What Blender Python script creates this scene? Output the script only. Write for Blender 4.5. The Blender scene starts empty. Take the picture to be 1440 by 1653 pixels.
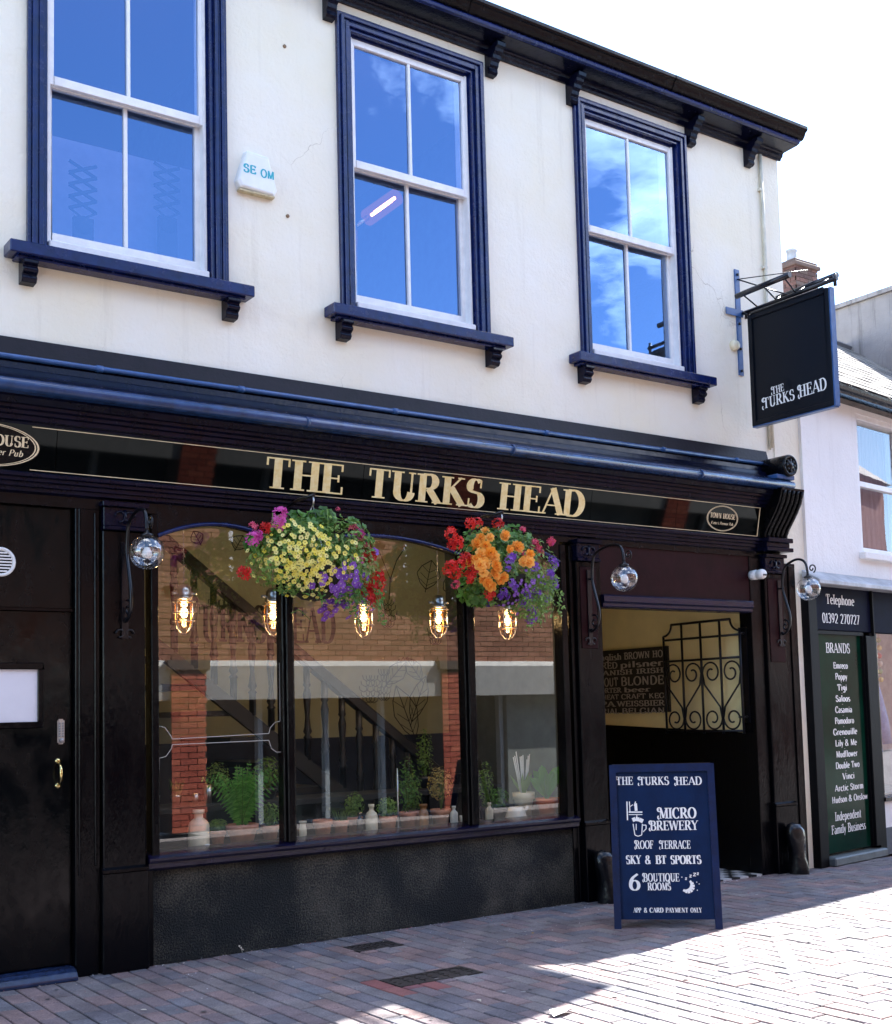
import bpy, bmesh, math, random
import numpy as np
from mathutils import Vector, Matrix

rnd = random.Random(7)
S = bpy.context.scene
COL = S.collection
PI = math.pi

# ------------------------------------------------------------------ camera
EYE = 1.42
CAM = np.array([0.0, -6.82467, EYE])
CR = np.array([0.81759131, -0.57523696, -0.02543393])
CU = np.array([-0.0266322, -0.08190309, 0.9962844])
CW = np.array([0.57518273, 0.81387611, 0.08228308])
FPX, CPX, CPY = 1964.93, 720.0, 983.957
cd = bpy.data.cameras.new('camera')
cam = bpy.data.objects.new('camera', cd)
COL.objects.link(cam)
S.camera = cam
cd.sensor_fit = 'HORIZONTAL'
cd.sensor_width = 36.0
cd.lens = FPX / 1440 * 36
cd.shift_y = (CPY - 826.5) / 1440
cd.clip_start = 0.05
cd.clip_end = 3000
M = Matrix.Identity(4)
for i in range(3):
    M[i][0], M[i][1], M[i][2], M[i][3] = CR[i], CU[i], -CW[i], CAM[i]
cam.matrix_world = M

# ------------------------------------------------------------------ sky, sun, exposure
SUN = Vector((0.952 * math.cos(math.radians(43.6)), 0.305 * math.cos(math.radians(43.6)), math.sin(math.radians(43.6))))
wd = bpy.data.worlds.new('World')
S.world = wd
wd.use_nodes = True
wt = wd.node_tree
wt.nodes.clear()
wo = wt.nodes.new('ShaderNodeOutputWorld')
wb = wt.nodes.new('ShaderNodeBackground')
sky = wt.nodes.new('ShaderNodeTexSky')
sky.sky_type = 'NISHITA'
sky.sun_disc = False
sky.sun_elevation = math.radians(43.6)
sky.sun_rotation = math.atan2(SUN.x, SUN.y)
sky.altitude = 600
sky.air_density = 1.0
sky.dust_density = 0.3
sky.ozone_density = 4.0
wb.inputs['Strength'].default_value = 0.125
# thin fair-weather clouds over the whole sky
tc = wt.nodes.new('ShaderNodeTexCoord')
mp = wt.nodes.new('ShaderNodeMapping')
mp.inputs['Scale'].default_value = (1.0, 1.0, 2.6)
mp.inputs['Location'].default_value = (6.36, 5.95, 3.53)
nz = wt.nodes.new('ShaderNodeTexNoise')
nz.inputs['Scale'].default_value = 2.1
nz.inputs['Detail'].default_value = 9
nz.inputs['Roughness'].default_value = 0.62
nz.inputs['Distortion'].default_value = 0.4
cr_ = wt.nodes.new('ShaderNodeValToRGB')
cr_.color_ramp.elements[0].position = 0.55
cr_.color_ramp.elements[0].color = (0, 0, 0, 1)
cr_.color_ramp.elements[1].position = 0.70
cr_.color_ramp.elements[1].color = (0.75, 0.75, 0.75, 1)
mx = wt.nodes.new('ShaderNodeMix')
mx.data_type = 'RGBA'
mx.inputs['B'].default_value = (17, 17, 17.5, 1)
wt.links.new(tc.outputs['Generated'], mp.inputs['Vector'])
wt.links.new(mp.outputs['Vector'], nz.inputs['Vector'])
wt.links.new(nz.outputs['Fac'], cr_.inputs['Fac'])
wt.links.new(cr_.outputs['Color'], mx.inputs['Factor'])
wt.links.new(sky.outputs['Color'], mx.inputs['A'])
wt.links.new(mx.outputs['Result'], wb.inputs['Color'])
wt.links.new(wb.outputs['Background'], wo.inputs['Surface'])

sl = bpy.data.lights.new('sun', 'SUN')
sl.energy = 5.0
sl.angle = math.radians(0.55)
sl.color = (1.0, 0.965, 0.92)
so = bpy.data.objects.new('sun', sl)
COL.objects.link(so)
so.location = (20, 8, 25)
so.rotation_euler = SUN.to_track_quat('Z', 'Y').to_euler()

S.view_settings.view_transform = 'Standard'
S.view_settings.look = 'None'
S.view_settings.exposure = 2.45
S.view_settings.gamma = 1.0
S.view_settings.use_curve_mapping = False
S.render.engine = 'CYCLES'
S.cycles.max_bounces = 10
S.cycles.transparent_max_bounces = 24

# ------------------------------------------------------------------ pixel -> place (a pixel gives a direction; the plane it meets gives the distance)
def ray(x, y):
    return CR * (x - CPX) / FPX - CU * (y - CPY) / FPX + CW
def P(x, y, Y=0.0):
    d = ray(x, y); return CAM + d * ((Y - CAM[1]) / d[1])
def K(x, y, X):
    d = ray(x, y); return CAM + d * ((X - CAM[0]) / d[0])
def G(x, y, Z=0.0):
    d = ray(x, y); return CAM + d * ((Z - CAM[2]) / d[2])
def proj(p):
    d = np.array(p, float) - CAM; z = d @ CW
    return CPX + FPX * (d @ CR) / z, CPY - FPX * (d @ CU) / z, z

# ------------------------------------------------------------------ materials
MATS = {}
def nmat(name):
    m = bpy.data.materials.new(name); m.use_nodes = True
    nt = m.node_tree; b = nt.nodes['Principled BSDF']
    return m, nt, b
def N(nt, t, **kw):
    n = nt.nodes.new('ShaderNode' + t)
    for k, v in kw.items():
        if k in n.inputs: n.inputs[k].default_value = v
        else: setattr(n, k, v)
    return n
def mat(name, col, rough=0.5, metal=0.0, var=0.0, vscale=8.0, bump=0.0, bscale=60.0, coat=0.0, spec=0.5, col2=None, stretch=None, rvar=0.0, trans=0.0):
    """painted / solid surface: colour with large and small variation, gloss variation and fine relief"""
    if name in MATS: return MATS[name]
    m, nt, b = nmat(name)
    L = nt.links.new
    b.inputs['Roughness'].default_value = rough
    b.inputs['Metallic'].default_value = metal
    b.inputs['Specular IOR Level'].default_value = spec
    b.inputs['Coat Weight'].default_value = coat
    b.inputs['Coat Roughness'].default_value = 0.12
    b.inputs['Base Color'].default_value = (*col, 1)
    if trans: b.inputs['Transmission Weight'].default_value = trans
    tco = N(nt, 'TexCoord')
    vec = tco.outputs['Object']
    if stretch:
        mpn = N(nt, 'Mapping'); mpn.inputs['Scale'].default_value = stretch
        L(vec, mpn.inputs['Vector']); vec = mpn.outputs['Vector']
    if var > 0 or col2:
        n1 = N(nt, 'TexNoise', Scale=vscale, Detail=7.0, Roughness=0.65)
        L(vec, n1.inputs['Vector'])
        rp = N(nt, 'ValToRGB')
        rp.color_ramp.elements[0].position = 0.32; rp.color_ramp.elements[1].position = 0.70
        c2 = col2 or tuple(min(1, c * (1 + var)) for c in col)
        c1 = col if col2 else tuple(c * (1 - var) for c in col)
        rp.color_ramp.elements[0].color = (*c1, 1); rp.color_ramp.elements[1].color = (*c2, 1)
        L(n1.outputs['Fac'], rp.inputs['Fac']); L(rp.outputs['Color'], b.inputs['Base Color'])
    if rvar > 0:
        n2 = N(nt, 'TexNoise', Scale=vscale * 1.7, Detail=6.0)
        L(vec, n2.inputs['Vector'])
        mr = N(nt, 'MapRange'); mr.inputs['To Min'].default_value = max(0.02, rough - rvar); mr.inputs['To Max'].default_value = rough + rvar
        mr.inputs['From Min'].default_value = 0.3; mr.inputs['From Max'].default_value = 0.7
        L(n2.outputs['Fac'], mr.inputs['Value']); L(mr.outputs['Result'], b.inputs['Roughness'])
    if bump > 0:
        n3 = N(nt, 'TexNoise', Scale=bscale, Detail=5.0, Roughness=0.6)
        L(vec, n3.inputs['Vector'])
        bp = N(nt, 'Bump'); bp.inputs['Strength'].default_value = bump; bp.inputs['Distance'].default_value = 0.01
        L(n3.outputs['Fac'], bp.inputs['Height']); L(bp.outputs['Normal'], b.inputs['Normal'])
        if coat: L(bp.outputs['Normal'], b.inputs['Coat Normal'])
    MATS[name] = m
    return m
def glass(name, ior, tint=(1, 1, 1), wav=0.02, wscale=1.5, refl=(1, 1, 1)):
    """a thin pane: mirror by Fresnel, the rest passes straight through"""
    if name in MATS: return MATS[name]
    m = bpy.data.materials.new(name); m.use_nodes = True
    nt = m.node_tree; nt.nodes.clear(); L = nt.links.new
    o = N(nt, 'OutputMaterial'); mixs = N(nt, 'MixShader')
    tr = N(nt, 'BsdfTransparent'); tr.inputs['Color'].default_value = (*tint, 1)
    gl = N(nt, 'BsdfGlossy'); gl.inputs['Roughness'].default_value = 0.0
    gl.inputs['Color'].default_value = (*refl, 1)
    fr = N(nt, 'Fresnel'); gb = N(nt, 'NewGeometry'); im = N(nt, 'MapRange'); im.inputs['To Min'].default_value = ior; im.inputs['To Max'].default_value = 1 / ior
    L(gb.outputs['Backfacing'], im.inputs['Value']); L(im.outputs['Result'], fr.inputs['IOR'])
    tco = N(nt, 'TexCoord'); n = N(nt, 'TexNoise', Scale=wscale, Detail=2.0)
    L(tco.outputs['Object'], n.inputs['Vector'])
    bp = N(nt, 'Bump'); bp.inputs['Strength'].default_value = wav; bp.inputs['Distance'].default_value = 0.02
    L(n.outputs['Fac'], bp.inputs['Height']); L(bp.outputs['Normal'], gl.inputs['Normal'])
    L(fr.outputs['Fac'], mixs.inputs['Fac']); L(tr.outputs['BSDF'], mixs.inputs[1]); L(gl.outputs['BSDF'], mixs.inputs[2])
    L(mixs.outputs['Shader'], o.inputs['Surface'])
    MATS[name] = m
    return m
def emit(name, col, st):
    m = bpy.data.materials.new(name); m.use_nodes = True
    nt = m.node_tree; nt.nodes.clear()
    o = N(nt, 'OutputMaterial'); e = N(nt, 'Emission'); e.inputs['Color'].default_value = (*col, 1); e.inputs['Strength'].default_value = st
    nt.links.new(e.outputs['Emission'], o.inputs['Surface'])
    return m
def piece_mat(name, cols, rough=0.8, island=False, bump=0.35, bscale=90, spec=0.4, dirt=0.35, grain=0.3):
    """many alike pieces, each of its own shade (object random, or random per loose piece in a joined part)"""
    m, nt, b = nmat(name); L = nt.links.new
    src = N(nt, 'NewGeometry').outputs['Random Per Island'] if island else N(nt, 'ObjectInfo').outputs['Random']
    rp = N(nt, 'ValToRGB'); rp.color_ramp.interpolation = 'CONSTANT'
    while len(rp.color_ramp.elements) < len(cols): rp.color_ramp.elements.new(0.5)
    for i, c in enumerate(cols):
        rp.color_ramp.elements[i].position = i / len(cols); rp.color_ramp.elements[i].color = (*c, 1)
    L(src, rp.inputs['Fac'])
    geo = N(nt, 'NewGeometry')
    n1 = N(nt, 'TexNoise', Scale=3.0, Detail=8.0, Roughness=0.7); L(geo.outputs['Position'], n1.inputs['Vector'])
    n2 = N(nt, 'TexNoise', Scale=bscale, Detail=6.0, Roughness=0.7); L(geo.outputs['Position'], n2.inputs['Vector'])
    mr = N(nt, 'MapRange'); mr.inputs['From Min'].default_value = 0.3; mr.inputs['From Max'].default_value = 0.7
    mr.inputs['To Min'].default_value = 1 - dirt; mr.inputs['To Max'].default_value = 1 + dirt
    L(n1.outputs['Fac'], mr.inputs['Value'])
    mr2 = N(nt, 'MapRange'); mr2.inputs['From Min'].default_value = 0.25; mr2.inputs['From Max'].default_value = 0.75
    mr2.inputs['To Min'].default_value = 1 - grain; mr2.inputs['To Max'].default_value = 1 + grain
    L(n2.outputs['Fac'], mr2.inputs['Value'])
    mu = N(nt, 'Math', operation='MULTIPLY'); L(mr.outputs['Result'], mu.inputs[0]); L(mr2.outputs['Result'], mu.inputs[1])
    vm = N(nt, 'VectorMath', operation='SCALE'); L(rp.outputs['Color'], vm.inputs[0]); L(mu.outputs['Value'], vm.inputs['Scale'])
    L(vm.outputs['Vector'], b.inputs['Base Color'])
    b.inputs['Roughness'].default_value = rough; b.inputs['Specular IOR Level'].default_value = spec
    bp = N(nt, 'Bump'); bp.inputs['Strength'].default_value = bump; bp.inputs['Distance'].default_value = 0.004
    L(n2.outputs['Fac'], bp.inputs['Height']); L(bp.outputs['Normal'], b.inputs['Normal'])
    MATS[name] = m
    return m
def leaf_mat(name, c1, c2, trans=0.35, rough=0.45, island=True):
    m, nt, b = nmat(name); L = nt.links.new
    src = N(nt, 'NewGeometry').outputs['Random Per Island'] if island else N(nt, 'ObjectInfo').outputs['Random']
    rp = N(nt, 'ValToRGB'); rp.color_ramp.elements[0].color = (*c1, 1); rp.color_ramp.elements[1].color = (*c2, 1)
    L(src, rp.inputs['Fac']); L(rp.outputs['Color'], b.inputs['Base Color'])
    b.inputs['Roughness'].default_value = rough
    out = nt.nodes['Material Output']
    tl = N(nt, 'BsdfTranslucent'); L(rp.outputs['Color'], tl.inputs['Color'])
    ms = N(nt, 'MixShader'); ms.inputs['Fac'].default_value = trans
    L(b.outputs['BSDF'], ms.inputs[1]); L(tl.outputs['BSDF'], ms.inputs[2]); L(ms.outputs['Shader'], out.inputs['Surface'])
    MATS[name] = m
    return m

BLACK = mat('black gloss paint', (0.0016, 0.0017, 0.0026), 0.2, bump=0.22, bscale=40, rvar=0.12, vscale=9, spec=0.2)
BLACKW = mat('black gloss woodwork', (0.0016, 0.0017, 0.0026), 0.16, bump=0.32, bscale=60, rvar=0.12, vscale=9, stretch=(1, 1, 0.22), spec=0.17)
TORUS = mat('dark blue torus paint', (0.014, 0.040, 0.115), 0.25, var=0.35, vscale=12, bump=0.15, bscale=30)
NAVY = mat('navy gloss paint', (0.003, 0.010, 0.070), 0.22, var=0.35, vscale=10, bump=0.12, bscale=35, rvar=0.1, spec=0.45)
NAVYB = mat('navy black cornice paint', (0.0024, 0.0032, 0.013), 0.18, var=0.4, vscale=9, bump=0.18, bscale=30, rvar=0.1, spec=0.2)
LEAD = mat('plum lead paint', (0.006, 0.0035, 0.007), 0.5, spec=0.25, var=0.5, vscale=6, bump=0.25, bscale=25)
MAROON = mat('maroon paint', (0.016, 0.003, 0.005), 0.35, spec=0.12, var=0.4, vscale=4, bump=0.08, bscale=20)
WHITE = mat('white sash paint', (0.78, 0.77, 0.76), 0.4, var=0.08, vscale=12, bump=0.15, bscale=70)
GOLD = mat('gilding', (0.80, 0.60, 0.22), 0.4, metal=0.0, col2=(0.92, 0.80, 0.46), vscale=28, bump=0.2, bscale=60)
GOLDP = mat('pale gold line', (0.72, 0.60, 0.38), 0.45, var=0.15, vscale=30)
IRON = mat('black iron', (0.003, 0.003, 0.005), 0.28, bump=0.15, bscale=50, spec=0.4)
STEEL = mat('brushed steel', (0.55, 0.55, 0.55), 0.28, metal=1.0, bump=0.05)
BRASS = mat('polished brass', (0.75, 0.58, 0.25), 0.18, metal=1.0)
BLUEIRON = mat('blue painted iron', (0.028, 0.085, 0.23), 0.3, var=0.25, vscale=12, bump=0.1)
SIGNBLK = mat('sign board black', (0.002, 0.0035, 0.007), 0.4, spec=0.22, bump=0.05, rvar=0.06)
SIGNW = mat('sign white paint', (0.78, 0.78, 0.76), 0.5)
BOARDB = mat('deep blue board', (0.0018, 0.014, 0.054), 0.42, spec=0.15, var=0.25, vscale=5, bump=0.12, bscale=70)
BOARDF = mat('blue board frame', (0.002, 0.012, 0.052), 0.32, spec=0.28, var=0.3, vscale=14, bump=0.12, bscale=40)
PLASTICW = mat('white plastic', (0.78, 0.79, 0.77), 0.35, var=0.05)
DOORG = mat('black door paint', (0.0020, 0.0020, 0.0024), 0.2, spec=0.22, bump=0.14, bscale=24, rvar=0.16, vscale=6, stretch=(1, 1, .6))
TERRA = mat('terracotta', (0.56, 0.25, 0.15), 0.75, var=0.25, vscale=18, bump=0.2)
STONEW = mat('stoneware', (0.66, 0.60, 0.46), 0.35, var=0.15, vscale=14, coat=0.3)
SOIL = mat('soil', (0.03, 0.02, 0.014), 0.95, bump=0.6)
OLIVE = mat('olive cream wall', (0.42, 0.41, 0.26), 0.8, var=0.12, vscale=1.5, bump=0.1)
PASSY = mat('mustard passage wall', (0.90, 0.76, 0.38), 0.7, var=0.10, vscale=2, bump=0.1)
INKY = mat('mural ink', (0.025, 0.02, 0.016), 0.8)
DARKIN = mat('dark interior', (0.02, 0.018, 0.018), 0.8, var=0.2)
STAIRW = mat('dark stair wood', (0.010, 0.007, 0.006), 0.35, var=0.4, vscale=9, stretch=(3, 3, 1))
GLSHOP = glass('shop window glass', 2.1, (0.93, 0.96, 0.93), 0.012, 1.2)
GLUP = glass('old sash glass', 3.1, (0.75, 0.80, 0.92), 0.07, 1.3, (0.37, 0.59, 1.0))
GLN = glass('neighbour glass', 1.9, (0.9, 0.95, 0.95), 0.02)
GLLAMP = glass('lamp glass', 2.2, (0.97, 0.97, 0.97), 0.0)

def render_wall(name, c1, c2, c3, streak=0.35):
    m, nt, b = nmat(name); L = nt.links.new
    geo = N(nt, 'NewGeometry'); pos = geo.outputs['Position']
    n1 = N(nt, 'TexNoise', Scale=0.8, Detail=8.0, Roughness=0.6); L(pos, n1.inputs['Vector'])
    rp = N(nt, 'ValToRGB')
    rp.color_ramp.elements[0].position = 0.35; rp.color_ramp.elements[0].color = (*c1, 1)
    rp.color_ramp.elements[1].position = 0.68; rp.color_ramp.elements[1].color = (*c2, 1)
    L(n1.outputs['Fac'], rp.inputs['Fac'])
    # hairline cracks and old patches in the paint
    vo = N(nt, 'TexVoronoi', Scale=1.3); vo.feature = 'DISTANCE_TO_EDGE'
    wp = N(nt, 'TexNoise', Scale=5.0, Detail=4.0); L(pos, wp.inputs['Vector'])
    va = N(nt, 'VectorMath', operation='SCALE'); L(wp.outputs['Color'], va.inputs[0]); va.inputs['Scale'].default_value = 0.22
    vb = N(nt, 'VectorMath', operation='ADD'); L(pos, vb.inputs[0]); L(va.outputs['Vector'], vb.inputs[1]); L(vb.outputs['Vector'], vo.inputs['Vector'])
    mr = N(nt, 'MapRange'); mr.inputs['From Min'].default_value = 0.0; mr.inputs['From Max'].default_value = 0.004
    mr.inputs['To Min'].default_value = 1.0; mr.inputs['To Max'].default_value = 0.0
    L(vo.outputs['Distance'], mr.inputs['Value'])
    n5 = N(nt, 'TexNoise', Scale=1.1, Detail=2.0); L(pos, n5.inputs['Vector'])
    gate = N(nt, 'MapRange'); gate.inputs['From Min'].default_value = 0.55; gate.inputs['From Max'].default_value = 0.66
    L(n5.outputs['Fac'], gate.inputs['Value'])
    mm = N(nt, 'Math', operation='MULTIPLY'); L(mr.outputs['Result'], mm.inputs[0]); L(gate.outputs['Result'], mm.inputs[1])
    n6 = N(nt, 'TexNoise', Scale=7.0, Detail=9.0, Roughness=0.75); L(pos, n6.inputs['Vector'])
    st = N(nt, 'MapRange'); st.inputs['From Min'].default_value = 0.62; st.inputs['From Max'].default_value = 0.78; st.inputs['To Max'].default_value = 0.35
    L(n6.outputs['Fac'], st.inputs['Value'])
    mxs = N(nt, 'Math', operation='MAXIMUM'); L(mm.outputs['Value'], mxs.inputs[0]); L(st.outputs['Result'], mxs.inputs[1])
    mc = N(nt, 'Mix', data_type='RGBA'); L(mxs.outputs['Value'], mc.inputs['Factor']); L(rp.outputs['Color'], mc.inputs['A']); mc.inputs['B'].default_value = (*c3, 1)
    mpv = N(nt, 'Mapping'); mpv.inputs['Scale'].default_value = (5.0, 5.0, 0.35); L(pos, mpv.inputs['Vector'])
    n7 = N(nt, 'TexNoise', Scale=1.6, Detail=6.0, Roughness=0.7); L(mpv.outputs['Vector'], n7.inputs['Vector'])
    sk = N(nt, 'MapRange'); sk.inputs['From Min'].default_value = 0.55; sk.inputs['From Max'].default_value = 0.80; sk.inputs['To Max'].default_value = streak
    L(n7.outputs['Fac'], sk.inputs['Value'])
    mk = N(nt, 'Mix', data_type='RGBA'); L(sk.outputs['Result'], mk.inputs['Factor']); L(mc.outputs['Result'], mk.inputs['A']); mk.inputs['B'].default_value = (*c3, 1)
    L(mk.outputs['Result'], b.inputs['Base Color'])
    b.inputs['Roughness'].default_value = 0.85; b.inputs['Specular IOR Level'].default_value = 0.25
    n3 = N(nt, 'TexNoise', Scale=38.0, Detail=6.0, Roughness=0.6); L(pos, n3.inputs['Vector'])
    n4 = N(nt, 'TexNoise', Scale=2.5, Detail=3.0); L(pos, n4.inputs['Vector'])
    ad = N(nt, 'Math', operation='MULTIPLY_ADD'); L(n4.outputs['Fac'], ad.inputs[0]); ad.inputs[1].default_value = 4.0; L(n3.outputs['Fac'], ad.inputs[2])
    bp = N(nt, 'Bump'); bp.inputs['Strength'].default_value = 0.55; bp.inputs['Distance'].default_value = 0.010
    L(ad.outputs['Value'], bp.inputs['Height']); L(bp.outputs['Normal'], b.inputs['Normal'])
    return m
CREAM = render_wall('cream render', (0.82, 0.755, 0.58), (0.84, 0.81, 0.72), (0.50, 0.44, 0.33))
NWHITE = render_wall('white render', (0.78, 0.77, 0.75), (0.83, 0.825, 0.81), (0.5, 0.48, 0.46))
GREYR = render_wall('weathered grey render', (0.17, 0.155, 0.155), (0.30, 0.28, 0.275), (0.05, 0.045, 0.045), 0.9)
def riser_mat():
    m, nt, b = nmat('speckled black riser'); L = nt.links.new
    geo = N(nt, 'NewGeometry')
    n1 = N(nt, 'TexNoise', Scale=85.0, Detail=4.0, Roughness=0.7); L(geo.outputs['Position'], n1.inputs['Vector'])
    n2 = N(nt, 'TexNoise', Scale=2.2, Detail=6.0, Roughness=0.6); L(geo.outputs['Position'], n2.inputs['Vector'])
    mu = N(nt, 'Math', operation='MULTIPLY'); L(n1.outputs['Fac'], mu.inputs[0]); L(n2.outputs['Fac'], mu.inputs[1])
    rp = N(nt, 'ValToRGB')
    rp.color_ramp.elements[0].position = 0.22; rp.color_ramp.elements[0].color = (0.006, 0.006, 0.006, 1)
    rp.color_ramp.elements[1].position = 0.42; rp.color_ramp.elements[1].color = (0.13, 0.115, 0.085, 1)
    L(mu.outputs['Value'], rp.inputs['Fac']); L(rp.outputs['Color'], b.inputs['Base Color'])
    b.inputs['Roughness'].default_value = 0.45; b.inputs['Specular IOR Level'].default_value = 0.25
    bp = N(nt, 'Bump'); bp.inputs['Strength'].default_value = 1.0; bp.inputs['Distance'].default_value = 0.02
    L(n1.outputs['Fac'], bp.inputs['Height']); L(bp.outputs['Normal'], b.inputs['Normal'])
    return m
RISER = riser_mat()

# ------------------------------------------------------------------ mesh helpers
class MB:
    def __init__(s): s.v = []; s.f = []; s.sm = []
    def add(s, vs, fs, smooth=False):
        o = len(s.v); s.v += [tuple(map(float, v)) for v in vs]
        s.f += [tuple(i + o for i in f) for f in fs]; s.sm += [smooth] * len(fs); return s
    def box(s, x0, x1, y0, y1, z0, z1):
        return s.add([(x0, y0, z0), (x1, y0, z0), (x1, y1, z0), (x0, y1, z0), (x0, y0, z1), (x1, y0, z1), (x1, y1, z1), (x0, y1, z1)],
                     [(0, 3, 2, 1), (4, 5, 6, 7), (0, 1, 5, 4), (1, 2, 6, 5), (2, 3, 7, 6), (3, 0, 4, 7)])
    def obox(s, o, a, b, c):
        """box from corner o along vectors a, b, c"""
        o, a, b, c = (Vector(map(float, t)) for t in (o, a, b, c))
        vs = [o, o + a, o + a + b, o + b, o + c, o + a + c, o + a + b + c, o + b + c]
        fl = a.cross(b).dot(c) < 0
        fs = [(0, 3, 2, 1), (4, 5, 6, 7), (0, 1, 5, 4), (1, 2, 6, 5), (2, 3, 7, 6), (3, 0, 4, 7)]
        return s.add(vs, [f[::-1] for f in fs] if fl else fs)
    def quad(s, a, b, c, d): return s.add([a, b, c, d], [(0, 1, 2, 3)])
    def prism(s, prof, x0, x1, smooth=False):
        """profile of (y, z) run along X"""
        n = len(prof)
        vs = [(x0, y, z) for y, z in prof] + [(x1, y, z) for y, z in prof]
        fs = [(i, (i + 1) % n, n + (i + 1) % n, n + i) for i in range(n)]
        s.add(vs, fs, smooth)
        o = len(s.v) - 2 * n
        s.f += [tuple(o + i for i in range(n))[::-1], tuple(o + n + i for i in range(n))]; s.sm += [False, False]
        return s
    def extr(s, pts, d):
        """polygon of 3-D points pushed along vector d"""
        n = len(pts); d = np.array(d, float)
        vs = [tuple(p) for p in pts] + [tuple(np.array(p, float) + d) for p in pts]
        fs = [tuple(range(n))[::-1], tuple(range(n, 2 * n))] + [(i, (i + 1) % n, n + (i + 1) % n, n + i) for i in range(n)]
        return s.add(vs, fs)
    def tube(s, path, r, n=8, caps=True, r2=None):
        path = [Vector(map(float, p)) for p in path]; k = len(path)
        vs = []; up = Vector((0.31, 0.17, 0.93))
        t0 = (path[1] - path[0]).normalized()
        a = t0.cross(up)
        if a.length < 1e-3: a = t0.cross(Vector((1, 0, 0)))
        a.normalize()
        for i, p in enumerate(path):
            t = (path[min(i + 1, k - 1)] - path[max(i - 1, 0)]).normalized()
            a = (a - t * a.dot(t)); a.normalize(); b = t.cross(a)
            rr = r if r2 is None else r + (r2 - r) * i / (k - 1)
            for j in range(n):
                q = 2 * PI * j / n; vs.append(p + a * math.cos(q) * rr + b * math.sin(q) * rr)
        fs = [(i * n + j, i * n + (j + 1) % n, (i + 1) * n + (j + 1) % n, (i + 1) * n + j) for i in range(k - 1) for j in range(n)]
        s.add(vs, fs, True)
        if caps:
            o = len(s.v) - k * n
            s.f += [tuple(o + j for j in range(n))[::-1], tuple(o + (k - 1) * n + j for j in range(n))]; s.sm += [False, False]
        return s
    def lathe(s, prof, c, n=16, axis='z', smooth=True):
        """profile of (r, h) turned round an axis through c"""
        vs = []
        for r, h in prof:
            for j in range(n):
                q = 2 * PI * j / n; x, y = r * math.cos(q), r * math.sin(q)
                vs.append((c[0] + x, c[1] + y, c[2] + h) if axis == 'z' else ((c[0] + x, c[1] - h, c[2] + y) if axis == 'y' else (c[0] + h, c[1] + x, c[2] + y)))
        k = len(prof)
        fs = [(i * n + j, i * n + (j + 1) % n, (i + 1) * n + (j + 1) % n, (i + 1) * n + j) for i in range(k - 1) for j in range(n)]
        s.add(vs, fs, smooth)
        o = len(s.v) - k * n
        if prof[0][0] > 1e-4: s.f.append(tuple(o + j for j in range(n))[::-1]); s.sm.append(False)
        if prof[-1][0] > 1e-4: s.f.append(tuple(o + (k - 1) * n + j for j in range(n))); s.sm.append(False)
        return s
    def mesh(s, name, m, off=(0, 0, 0), bevel=0.0, segs=1):
        me = bpy.data.meshes.new(name)
        me.from_pydata([(v[0] - off[0], v[1] - off[1], v[2] - off[2]) for v in s.v], [], s.f)
        me.polygons.foreach_set('use_smooth', s.sm)
        bm = bmesh.new(); bm.from_mesh(me)
        bmesh.ops.remove_doubles(bm, verts=bm.verts, dist=1e-5)
        if bevel > 0:
            eds = [e for e in bm.edges if len(e.link_faces) == 2 and e.calc_face_angle(0) > 0.5]
            bmesh.ops.bevel(bm, geom=eds, offset=bevel, segments=segs, affect='EDGES', clamp_overlap=True)
        bmesh.ops.recalc_face_normals(bm, faces=bm.faces)
        bm.to_mesh(me); bm.free()
        if m: me.materials.append(m)
        return me
ROOTLOC = {}
def thing(name, label, cat, loc=(0, 0, 0), group=None):
    o = bpy.data.objects.new(name, None); COL.objects.link(o); o.location = loc; o.empty_display_size = 0.1
    o['label'] = label; o['category'] = cat
    if group: o['group'] = group
    ROOTLOC[o.name] = tuple(loc); return o
def tag(o, label, cat, group=None):
    o['label'] = label; o['category'] = cat
    if group: o['group'] = group
    return o
def link(name, me, parent=None, loc=(0, 0, 0), rot=None, scale=None):
    o = bpy.data.objects.new(name, me); COL.objects.link(o); o.parent = parent; o.location = loc
    if rot is not None: o.rotation_euler = rot
    if scale is not None: o.scale = scale
    return o
def part(name, mb, m, parent, bevel=0.0, label=None, kind=None, segs=1):
    """mesh in world coordinates hung under a thing (or under a part of it)"""
    off = ROOTLOC.get(parent.name, (0, 0, 0))
    o = link(name, mb.mesh(name, m, off, bevel, segs), parent)
    ROOTLOC[o.name] = off
    if label: o['label'] = label
    if kind: o['kind'] = kind
    return o
def single(name, mb, m, label, cat, loc, bevel=0.0, group=None):
    o = link(name, mb.mesh(name, m, loc, bevel), None, loc); ROOTLOC[o.name] = tuple(loc)
    return tag(o, label, cat, group)
def struct(name, mb, m):
    o = link(name, mb.mesh(name, m)); o['kind'] = 'structure'; ROOTLOC[o.name] = (0, 0, 0); return o
def arc(cx, cy, rx, ry, a0, a1, n=10):
    return [(cx + rx * math.cos(math.radians(a0 + (a1 - a0) * i / n)), cy + ry * math.sin(math.radians(a0 + (a1 - a0) * i / n))) for i in range(n + 1)]

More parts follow.
